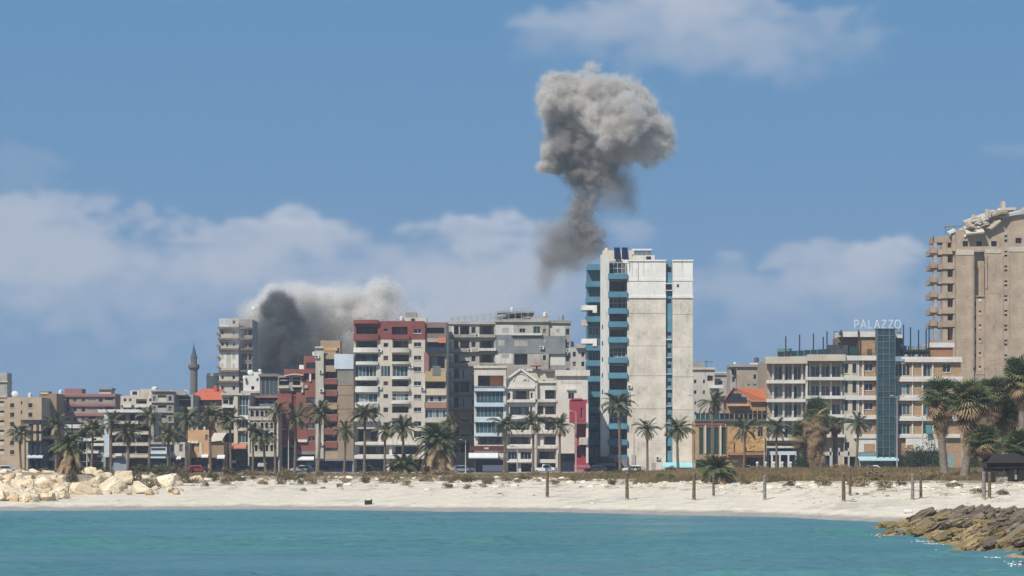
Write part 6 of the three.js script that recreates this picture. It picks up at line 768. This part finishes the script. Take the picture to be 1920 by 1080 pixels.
for (const [px, base, w, h, k] of [[263, 890, 60, 20, 2], [300, 892, 66, 24, 2], [335, 889, 50, 22, 1], [345, 906, 26, 28, 0], [250, 908, 40, 24, 0], [275, 914, 60, 16, 1], [136, 912, 34, 34, 2], [40, 884, 50, 12, 2], [90, 884, 60, 12, 1], [190, 886, 60, 14, 0], [400, 900, 26, 20, 2], [425, 908, 34, 18, 1], [385, 912, 20, 12, 0], [430, 896, 40, 18, 2], [530, 908, 34, 32, 1], [545, 898, 34, 18, 3], [585, 908, 30, 16, 3], [600, 896, 18, 12, 1], [500, 896, 60, 12, 3], [637, 914, 16, 9, 1], [650, 905, 26, 9, 3], [685, 906, 22, 10, 2], [740, 907, 22, 12, 3], [568, 920, 14, 6, 0], [724, 896, 34, 12, 1], [840, 916, 26, 12, 2], [876, 917, 20, 10, 1], [905, 914, 18, 9, 3], [950, 900, 40, 10, 3], [1040, 908, 26, 10, 1], [1000, 896, 40, 10, 3], [1120, 895, 60, 10, 3], [1155, 893, 34, 12, 2], [1190, 896, 44, 16, 2], [1237, 899, 34, 12, 2], [1260, 895, 22, 16, 0], [1455, 903, 44, 14, 2], [1320, 898, 50, 12, 3], [1480, 912, 30, 12, 2], [1400, 908, 30, 10, 1], [1540, 910, 50, 18, 3], [1610, 912, 60, 20, 3], [1660, 915, 40, 16, 1], [1570, 895, 60, 16, 3], [1420, 895, 50, 12, 3], [1690, 912, 30, 12, 2], [1750, 900, 70, 18, 3], [1640, 900, 60, 20, 3], [820, 893, 90, 12, 3], [700, 894, 50, 10, 1], [470, 893, 50, 12, 1], [1790, 915, 40, 12, 1], [1835, 925, 40, 10, 2], [1880, 928, 34, 12, 2], ...Array.from({ length: 62 }, (_, i) => { const px = i < 40 ? rr(355, 1000) : rr(1000, 1700), base = (i < 40 ? 899 : 901) + 15 * rnd() * rnd(); return [px, base, rr(12, 34), rr(6, 15), Math.floor(rnd() * 4)]; })]) {
  const side = base < 897 ? 'along the promenade edge' : px < 360 ? 'among the pale boulders' : px < 780 ? 'on the sandy scarp below the shops' : px < 1300 ? 'on the sand below the gabled house and tower' : 'on the dune before restaurant and hotel';
  const b = bush([`dry straw coloured scrub ${side}`, `brown scrub bush ${side}`, `olive green scrub bush ${side}`, `pale dead scrub ${side}`][[1, 0, 2, 3][k]], px, Math.max(base, 890), w, h, scrubM[[0, 1, 2, 3][k]], pick(SMALL), 'scrub bushes on the dune', base < 897 ? 470 - (base - 884) * 4 : undefined); b.name = b.name.replace('bush', 'scrub_bush'); b.userData.label = b.userData.label.replace('dry straw coloured', 'dry brown green'); b.userData.group = 'scrub bushes ' + side + ', ' + ['dry', 'brown', 'olive', 'pale'][k];
}
{ // dry grass over the dune, too much to count
  const p = [], ix = []; for (let i = 0; i < 16; i++) { const a = rnd() * 6.28, x = (rnd() - 0.5) * 0.8, z = (rnd() - 0.5) * 0.8, h = rr(0.3, 1), b = rr(0.1, 0.45), w = 0.035, k = p.length / 3; p.push(x - Math.sin(a) * w, 0, z + Math.cos(a) * w, x + Math.sin(a) * w, 0, z - Math.cos(a) * w, x + Math.cos(a) * b, h, z + Math.sin(a) * b); ix.push(k, k + 1, k + 2); }
  const g = new THREE.BufferGeometry(); g.setAttribute('position', new THREE.Float32BufferAttribute(p, 3)); g.setIndex(ix); g.computeVertexNormals(); const mats = [], cols = [], o = new THREE.Object3D();
  for (let i = 0; i < 60000; i++) { const D = rr(330, 484), x = rr(-0.21, 0.21) * D, t = D - shoreD(x), right = sst(-5, 30, x), n = fbm(x * 0.09, D * 0.05, 61, 3), k = sst(lerp(56, 60, right), lerp(104, 100, right), t + n * 60); if (rnd() > k * (0.35 + 0.75 * right)) continue; const sc = rr(0.25, 0.62) * (0.75 + 0.7 * right) * (1 + n); o.position.set(x, groundH(x, D) - 0.03, -D); o.rotation.set(0, rnd() * 6.28, 0); o.scale.set(sc * 1.3, sc, sc * 1.3); o.updateMatrix(); mats.push(...o.matrix.elements); const gr = clamp(0.35 + n * 1.8 + rr(-0.3, 0.3)), v = rr(0.8, 1.15); cols.push(lerp(0.34, 0.17, gr) * v, lerp(0.225, 0.15, gr) * v, lerp(0.11, 0.062, gr) * v); }
  const im = new THREE.InstancedMesh(g, leafM(1, 1, 1, 0.25), mats.length / 16); im.instanceMatrix.array.set(mats); im.instanceColor = new THREE.InstancedBufferAttribute(new Float32Array(cols), 3); im.name = 'dry_grass'; im.castShadow = im.receiveShadow = true; scene.add(im); tag(im, 'dry brown grass covering the dune behind the beach', 'grass', null, 'stuff');
}

// ---------------------------------------------------------------- rocks
function rockGeo(sx, sy, sz, cuts, rough) {          // a block cut by planes, then roughened
  const g0 = new THREE.BoxGeometry(2, 2, 2, 12, 9, 12), p = g0.attributes.position, v = new THREE.Vector3(), planes = [], off = rnd() * 90; for (let i = 0; i < cuts; i++) planes.push([new THREE.Vector3(rnd() - 0.5, rnd() - 0.35, rnd() - 0.5).normalize(), rr(0.62, 0.98)]);
  for (let i = 0; i < p.count; i++) { v.fromBufferAttribute(p, i); const l = v.length(); v.multiplyScalar(lerp(1, 1.15 / l, 0.35)); for (const [n, d] of planes) { const e = v.dot(n) - d; if (e > 0) v.addScaledVector(n, -e); } const f = rough * (fbm(v.x * 1.6 + off, v.y * 2.4, v.z * 1.6, 4) - 0.5 * Math.abs(fbm(v.x * 2.6, v.y * 5 + off, v.z * 2.6, 3))); v.multiplyScalar(1 + f); p.setXYZ(i, v.x * sx, v.y * sy, v.z * sz); }
  const u = g0.attributes.uv; for (let i = 0; i < p.count; i++) u.setXY(i, p.getX(i) + p.getZ(i) * 0.6 + off, p.getY(i) + p.getZ(i) * 0.4); g0.computeVertexNormals(); return g0;
}
const BG = Array.from({ length: 9 }, () => rockGeo(1, rr(0.6, 0.85), rr(0.75, 1), 7, 0.12)), JG = Array.from({ length: 9 }, () => rockGeo(1.35, rr(0.34, 0.5), rr(0.7, 0.95), 6, 0.30));
const boulderM = [M('rock', 0.80, 0.65, 0.44), M('rock', 0.86, 0.72, 0.52), M('rock', 0.74, 0.57, 0.38), M('rock', 0.88, 0.77, 0.58)];
function rock(name, label, cat, group, g, m, x, y, z, s, rx, ry, rz) { const o = put(name, g, m); o.position.set(x, y, z); o.scale.setScalar(s); o.rotation.set(rx, ry, rz); return tag(o, label, cat, group); }
{
  const list = []; // [px, py of centre, half width px, label]
  for (let i = 0; i < 190; i++) { const py = lerp(884, 937, Math.pow(rnd(), 0.8)), lim = py < 895 ? 118 : 122 - (py - 930) * (py > 930 ? 9 : 0); list.push([rr(-30, lim), py, rr(6, 16)]); }
  for (let i = 0; i < 46; i++) list.push([rr(118, 350), rr(889, 925), rr(3, 10)]);
  const named = [[160, 893, 26, 'long flat pale boulder beside the squat palm'], [150, 918, 22, 'pinkish boulder below the dark scrub'], [180, 905, 18, 'tilted tan boulder with shadowed cleft'], [212, 912, 24, 'large cream boulder alone at the sand edge'], [231, 900, 20, 'tilted square cream slab boulder'], [270, 897, 12, 'small white block boulder between scrub bushes'], [312, 904, 18, 'pale jagged boulder beside the straw scrub'], [326, 894, 10, 'small upright pale boulder'], [365, 900, 13, 'square cut cream block on the sand'], [262, 918, 18, 'low flat boulder at the foot of the scrub'], [110, 924, 9, 'little round boulder at the pile foot'], [135, 890, 18, 'boulder under the squat palm'], [190, 890, 16, 'flat tan boulder on the crest']];
  const base = (px, py, w, label, i) => { const low = py > 897.5, p = low ? place(px, py + w * 0.42) : { D: 386, y: 0 }, D = low ? p.D : 384, y = low ? p.y : WY(py + w * 0.3, D), s = w * D / F; rock('boulder', label ?? 'pale angular boulder in the piled heap at the beach end', 'boulder', label ? 'single pale boulders' : 'piled pale boulders', BG[i % 9], pick(boulderM), WX(px, D), y + s * (low ? 0.42 : 0.1), -D, s, rr(-0.5, 0.5), rnd() * 6.28, rr(-0.5, 0.5)); };
  list.forEach(([px, py, w], i) => base(px, py, w, null, i)); named.forEach(([px, py, w, l], i) => base(px, py, w, l, i));
  const q = new THREE.BufferGeometry(), pp = [], uu = [], ix = []; // earth and rubble core that carries the upper boulders
  const nx = 24, nd = 14; for (let j = 0; j <= nd; j++) for (let i = 0; i <= nx; i++) { const D = lerp(330, 398, j / nd), x = lerp(-0.205, -0.153, i / nx) * D, t = j / nd, side = sst(0, 0.15, 1 - i / nx); pp.push(x, groundH(x, D) - 0.4 + side * 1.2 * sst(0.2, 0.6, t) * (1 - sst(0.85, 1, t)) + 0.2 * noise(x, D), -D); uu.push(x, D); } for (let j = 0; j < nd; j++) for (let i = 0; i < nx; i++) { const a = j * (nx + 1) + i; ix.push(a, a + 1, a + nx + 2, a, a + nx + 2, a + nx + 1); } tag(put('terrain', geo(pp, uu, ix), M('rock', 0.42, 0.33, 0.23)), 'rubble bank under the pale boulders', 'bank', null, 'structure');
}
// rock groyne
const edge = (D) => -2.3 + (D > 222 ? lerp(31.5, 34, (D - 222) / 14) : lerp(30.2, 31.5, (D - 120) / 102) + 0.7 * Math.sin(D * 0.21));
const moundH = (x, D) => -0.8 + 2.2 * sst(-2.4, 8, x - edge(D)) * (1 - sst(222, 244, D)) + 0.4 * fbm(x * 0.4, D * 0.3, 71, 3);
{
  const pp = [], uu = [], ix = [], nx = 50, nd = 60; for (let j = 0; j <= nd; j++) for (let i = 0; i <= nx; i++) { const D = lerp(118, 246, j / nd), x = 26 + i * 0.8; pp.push(x, moundH(x, D) - 0.35, -D); uu.push(x, D); } for (let j = 0; j < nd; j++) for (let i = 0; i < nx; i++) { const a = j * (nx + 1) + i; ix.push(a, a + 1, a + nx + 2, a, a + nx + 2, a + nx + 1); }
  tag(put('groyne_terrain', geo(pp, uu, ix), M('rock', 0.26, 0.205, 0.14)), 'brown rubble core of the rock groyne', 'groyne', null, 'structure');
  const dry = [M('rock', 0.19, 0.15, 0.105), M('rock', 0.26, 0.21, 0.145), M('rock', 0.145, 0.118, 0.085)], low = [M('rock', 0.32, 0.24, 0.105), M('rock', 0.38, 0.285, 0.13), M('rock', 0.24, 0.175, 0.08), M('rock', 0.42, 0.32, 0.17)];
  let n = 0; for (let tries = 0; tries < 2000 && n < 300; tries++) { const D = rr(148, 240), x = edge(D) + Math.pow(rnd(), 1.2) * 16 - 1.2, h = moundH(x, D); if (h < -0.45) continue; const px = 960 + x / D * F; if (px > 1945) continue; n++; const wet = h + rr(-0.5, 0.5) < 0.85, s = rr(0.34, 0.85) * (wet ? 1 : 1.1); rock('groyne_rock', wet ? 'ochre weathered slab rock at the waterline of the groyne' : 'grey brown layered slab rock on top of the groyne', 'rock', wet ? 'ochre rocks of the groyne' : 'grey rocks of the groyne', JG[n % 9], pick(wet ? low : dry), x, h + 0.05, -D, s, rr(-0.3, 0.3), rr(-0.45, 0.45), rr(0.08, 0.55)); }
}
{ // stones and dry tufts scattered on the sand, foam along the rocks
  const stone = new THREE.IcosahedronGeometry(1, 1); { const p = stone.attributes.position; for (let i = 0; i < p.count; i++) { const k = 1 + 0.35 * noise(p.getX(i) * 1.7, p.getY(i) * 1.7, p.getZ(i) * 1.7); p.setXYZ(i, p.getX(i) * k, p.getY(i) * k * 0.6, p.getZ(i) * k); } stone.computeVertexNormals(); }
  const scatter = (name, label, cat, n, where, col, size, m) => { const mats = [], cols = [], o = new THREE.Object3D(); for (let i = 0; i < n; i++) { const w = where(); if (!w) continue; const [x, D, y] = w, s = size(x, D); o.position.set(x, y, -D); o.rotation.set(rr(-0.3, 0.3), rnd() * 6.28, rr(-0.3, 0.3)); o.scale.set(s * rr(0.8, 1.5), s * rr(0.6, 1), s * rr(0.8, 1.3)); o.updateMatrix(); mats.push(...o.matrix.elements); cols.push(...col()); } const im = new THREE.InstancedMesh(stone, m, mats.length / 16); im.instanceMatrix.array.set(mats); im.instanceColor = new THREE.InstancedBufferAttribute(new Float32Array(cols), 3); im.name = name; im.castShadow = im.receiveShadow = true; scene.add(im); tag(im, label, cat, null, 'stuff'); };
  const sm = new THREE.MeshStandardMaterial({ color: 0xffffff, roughness: 0.95 }); sm.name = 'stone';
  scatter('beach_stones', 'small pale and tan stones scattered over the beach', 'stones', 9000, () => { const D = rr(255, 400), x = rr(-0.2, 0.21) * D, t = D - shoreD(x), right = sst(-5, 34, x); const k = sst(14, 44, t) * (1 - sst(70, 96, t)) * (0.25 + 0.75 * right) * clamp(0.5 + 2.2 * fbm(x * 0.12, D * 0.1, 81, 3)); return rnd() < k + 0.02 * sst(5, 9, t) ? [x, D, groundH(x, D) + 0.02] : null; }, () => { const k = rr(0.5, 1.05), w = rnd() < 0.2 ? 0.55 : 1; return [0.64 * k * w, 0.57 * k * w, 0.46 * k * w]; }, () => 0.07 + 0.34 * Math.pow(rnd(), 4), sm);
  scatter('scarp_stones', 'pale clods and broken stones along the eroded dune scarp', 'stones', 5200, () => { const D = rr(280, 420), x = rr(-0.15, 0.2) * D, t = D - shoreD(x), right = sst(-5, 30, x); const n = fbm(x * 0.14, D * 0.12, 85, 3), k = sst(lerp(40, 40, right), 54, t) * (1 - sst(lerp(70, 66, right), lerp(100, 84, right), t)) * clamp(0.35 + 2.4 * n); return rnd() < k ? [x, D, groundH(x, D) + 0.05] : null; }, () => { const k = rr(0.8, 1.1); return [0.74 * k, 0.65 * k, 0.5 * k]; }, () => 0.12 + 0.42 * Math.pow(rnd(), 3), sm);
  scatter('sea_foam', 'white foam breaking along the groyne rocks', 'foam', 900, () => { const D = rr(142, 215); let x = edge(D) - 3; while (moundH(x, D) < -0.3 && x < 40) x += 0.2; return fbm(D * 0.5, 5, 91, 2) + 0.2 * rnd() > 0.16 ? [x - 0.5 + 0.7 * rr(-1, 0.4), D, 0.03] : null; }, () => [0.8, 0.83, 0.84], () => rr(0.015, 0.06), sm);
}
// ---------------------------------------------------------------- things on the beach
const postM = M('bark', 0.17, 0.115, 0.08), postG = M('bark', 0.26, 0.24, 0.225);
for (const [px, top, base, r, g, label] of [[1026, 884, 933, 0.2, 0, 'brown timber post on the sand below the white pickup'], [1176, 886, 937, 0.21, 0, 'brown timber post on the sand below the tower foot'], [1301, 888, 938, 0.2, 0, 'brown timber post on the sand beside the low bush palm'], [1338, 893, 931, 0.15, 0, 'thin timber post right in front of the low bush palm'], [1434, 892, 938, 0.19, 1, 'weathered grey timber post on the sand below the restaurant'], [1582, 888, 941, 0.2, 0, 'thicker brown post of the pair below the hotel'], [1594, 876, 930, 0.15, 0, 'thinner taller post of the pair below the hotel'], [1711, 889, 938, 0.18, 1, 'grey post of the pair behind the groyne tip'], [1727, 885, 935, 0.15, 0, 'brown post of the pair behind the groyne tip'], [1845, 886, 936, 0.2, 1, 'grey post of the pair before the beach hut'], [1855, 888, 936, 0.17, 0, 'dark brown post of the pair before the beach hut']]) { const p = place(px, base), h = (base - top) * p.s, t = thing('beach_post', label, 'post', 'timber posts on the beach', p.x, p.y - 0.3, p.z); put('shaft', cyl(r * 1.05, r * 0.9, h + 0.3, 10), g ? postG : postM, t).rotation.z = rr(-0.02, 0.02); put('cap', cyl(r * 0.95, r * 0.7, 0.1, 10).translate(0, h + 0.27, 0), postG, t); put('footing', cyl(r * 2.2, r * 1.2, 0.45, 9), M('rock', 0.45, 0.38, 0.3), t); }
{ const p = place(691, 946), t = thing('crate', 'black open crate lying on the wet sand', 'crate', null, p.x, p.y - 0.02, p.z), q = new QB(), m = M('paint', 0.012, 0.016, 0.014, { roughness: 0.7 }); q.box(-0.42, 0, -0.25, 0.42, 0.06, 0.25); q.box(-0.42, 0.06, 0.2, 0.42, 0.52, 0.25); q.box(-0.42, 0.06, -0.25, 0.42, 0.46, -0.2); q.box(-0.42, 0.06, -0.2, -0.36, 0.62, 0.2); q.box(0.36, 0.06, -0.2, 0.42, 0.64, 0.2); q.add('body', m, t); new QB().box(-0.46, 0.46, 0.251, 0.46, 0.53, 0.28).add('rim', m, t); t.rotation.y = 0.2; t.rotation.z = 0.05; }
{ const p = place(1702, 963), t = thing('float', 'white plastic drum washed up beside the groyne', 'drum', null, p.x, p.y, p.z); put('drum', new THREE.CylinderGeometry(0.2, 0.2, 0.75, 14).rotateZ(Math.PI / 2).translate(0, 0.18, 0), WHITE, t); put('lid', new THREE.CylinderGeometry(0.08, 0.08, 0.06, 10).rotateZ(Math.PI / 2).translate(0.4, 0.22, 0), FR.alu, t); }
// street lamps
for (const [px, top, D, twin, label] of [[1682, 744, 480, 1, 'tall twin headed street lamp before the hotel'], [1302, 742, 487, 0, 'slim street lamp beside the tower edge'], [1080, 772, 487, 0, 'street lamp before the crimson annex'], [1433, 806, 487, 0, 'short street lamp before the restaurant'], [541, 806, 487, 0, 'street lamp before the brick red building'], [1730, 782, 486, 0, 'street lamp rising behind the dark bushes'], [873, 826, 487, 0, 'short street lamp before the grey block'], [163, 822, 487, 0, 'short street lamp near the low grey house'], [970, 838, 487, 0, 'low lamp post before the gabled house']]) { const h = WY(top, D) - G, t = thing('street_lamp', label, 'street lamp', 'street lamps along the promenade', WX(px, D), G, -D), m = M('paint', 0.42, 0.41, 0.38, { roughness: 0.5 }); put('pole', cyl(0.13, 0.07, h, 10), m, t); for (const s of twin ? [-1, 1] : [-1]) { const q = new QB(); q.bar([0, h - 0.05, 0], [s * 0.8, h + 0.12, 0.3], 0.07); q.add('arm', m, t); put('lamp_head', new THREE.SphereGeometry(0.3, 10, 6).scale(1.3, 0.36, 0.7).translate(s * 1.0, h + 0.14, 0.35), m, t); } put('base_plate', cyl(0.26, 0.2, 0.3, 8), m, t); }
// cars
function car(label, px, D, ry, paint, kind = 0) {
  const t = thing('parked_car', label, 'car', 'cars on the coast road', WX(px, D), G + 0.02, -D); t.rotation.y = ry; const s = new THREE.Shape(), P = kind === 1 ? [[-2.5, 0.45], [-2.5, 0.98], [-0.5, 1.0], [-0.45, 1.62], [0.7, 1.64], [1.25, 1.08], [2.4, 0.98], [2.5, 0.5]] : [[-2.1, 0.42], [-2.15, 0.95], [-1.85, 1.02], [-1.35, 1.45], [0.25, 1.48], [1.0, 0.98], [1.95, 0.86], [2.1, 0.5]]; P.forEach(([x, y], i) => (i ? s.lineTo(x, y) : s.moveTo(x, y))); s.closePath();
  put('body', new THREE.ExtrudeGeometry(s, { depth: 1.44, bevelEnabled: true, bevelSize: 0.09, bevelThickness: 0.12, bevelSegments: 3 }).translate(0, 0, -0.72), paint, t);
  for (const z of [-0.86, 0.86]) { const w = new THREE.Shape(), Q = kind === 1 ? [[-0.38, 1.08], [-0.36, 1.54], [0.62, 1.55], [1.02, 1.1]] : [[-1.5, 1.02], [-1.2, 1.36], [0.18, 1.39], [0.72, 1.0]]; Q.forEach(([x, y], i) => (i ? w.lineTo(x, y) : w.moveTo(x, y))); w.closePath(); put('window', new THREE.ExtrudeGeometry(w, { depth: 0.03, bevelEnabled: false }).translate(0, 0, z - 0.015), GL.dark, t); for (const x of kind === 1 ? [-1.6, 1.6] : [-1.3, 1.3]) { const wh = put('wheel', new THREE.CylinderGeometry(0.34, 0.34, 0.22, 18).rotateX(Math.PI / 2).translate(x, 0.34, z * 0.95), FR.black, t); put('rim', new THREE.CylinderGeometry(0.2, 0.2, 0.23, 12).rotateX(Math.PI / 2).translate(x, 0.34, z * 0.96), FR.alu, wh); } put('headlight', new THREE.SphereGeometry(0.12, 8, 6).translate(kind === 1 ? 2.46 : 2.04, 0.74, z * 0.66), GL.pale, t); put('tail_light', new THREE.SphereGeometry(0.1, 8, 6).translate(kind === 1 ? -2.52 : -2.14, 0.84, z * 0.7), M('paint', 0.3, 0.02, 0.02), t); }
  return t;
}
const cp = (r, g, b) => { const m = new THREE.MeshPhysicalMaterial({ color: rgb(r, g, b), roughness: 0.4, clearcoat: 0.8, clearcoatRoughness: 0.1 }); m.name = 'car_paint'; return m; };
const whiteP = cp(0.72, 0.72, 0.70), greyP = cp(0.22, 0.24, 0.27), darkP = cp(0.03, 0.032, 0.036), silverP = cp(0.42, 0.43, 0.44), blueP = cp(0.05, 0.09, 0.16), redP = cp(0.3, 0.03, 0.03);
for (const [l, px, D, ry, m, k] of [['white pickup truck parked before the gabled house', 1022, 491, 0, whiteP, 1], ['white hatchback parked at the foot of the tower', 1187, 491, 3.14, whiteP, 0], ['grey hatchback parked before the restaurant', 1402, 498, 0, greyP, 0], ['pale saloon car parked before the sand coloured block', 16, 492, 0, silverP, 0], ['dark car beside the black steel pavilion', 150, 495, 0, darkP, 0], ['dark blue car before the framed white fascia', 296, 496, 3.14, blueP, 0], ['dark car before the arched window block', 462, 495, 0, darkP, 0], ['silver car before the brick red building', 566, 496, 3.14, silverP, 0], ['dark car before the maroon topped block', 690, 495, 0, darkP, 0], ['grey car between the squat palm and the cream house', 868, 496, 0, greyP, 0], ['black car before the crimson annex', 1116, 495, 3.14, darkP, 0], ['white low car before the hotel entrance', 1641, 490, 0, whiteP, 0], ['dark red car before the balcony block', 372, 496, 0, redP, 0]]) car(l, px, D, ry, m, k);
{ const p = { D: 448, x: WX(1783, 448) }, t = thing('signboard', 'weathered teal panel standing between two fan palm trunks', 'signboard', null, p.x, groundH(p.x, 448), -448); new QB().box(-0.6, 0.5, -0.06, 0.6, WY(851, 448) - groundH(p.x, 448), 0.06).add('board', M('stain', 0.25, 0.34, 0.32), t); new QB().box(-0.5, -0.2, -0.12, -0.38, 0.52, -0.065).add('leg', FR.alu, t); new QB().box(0.38, -0.2, -0.12, 0.5, 0.52, -0.065).add('leg', FR.alu, t); }

renderer.render(scene, camera);
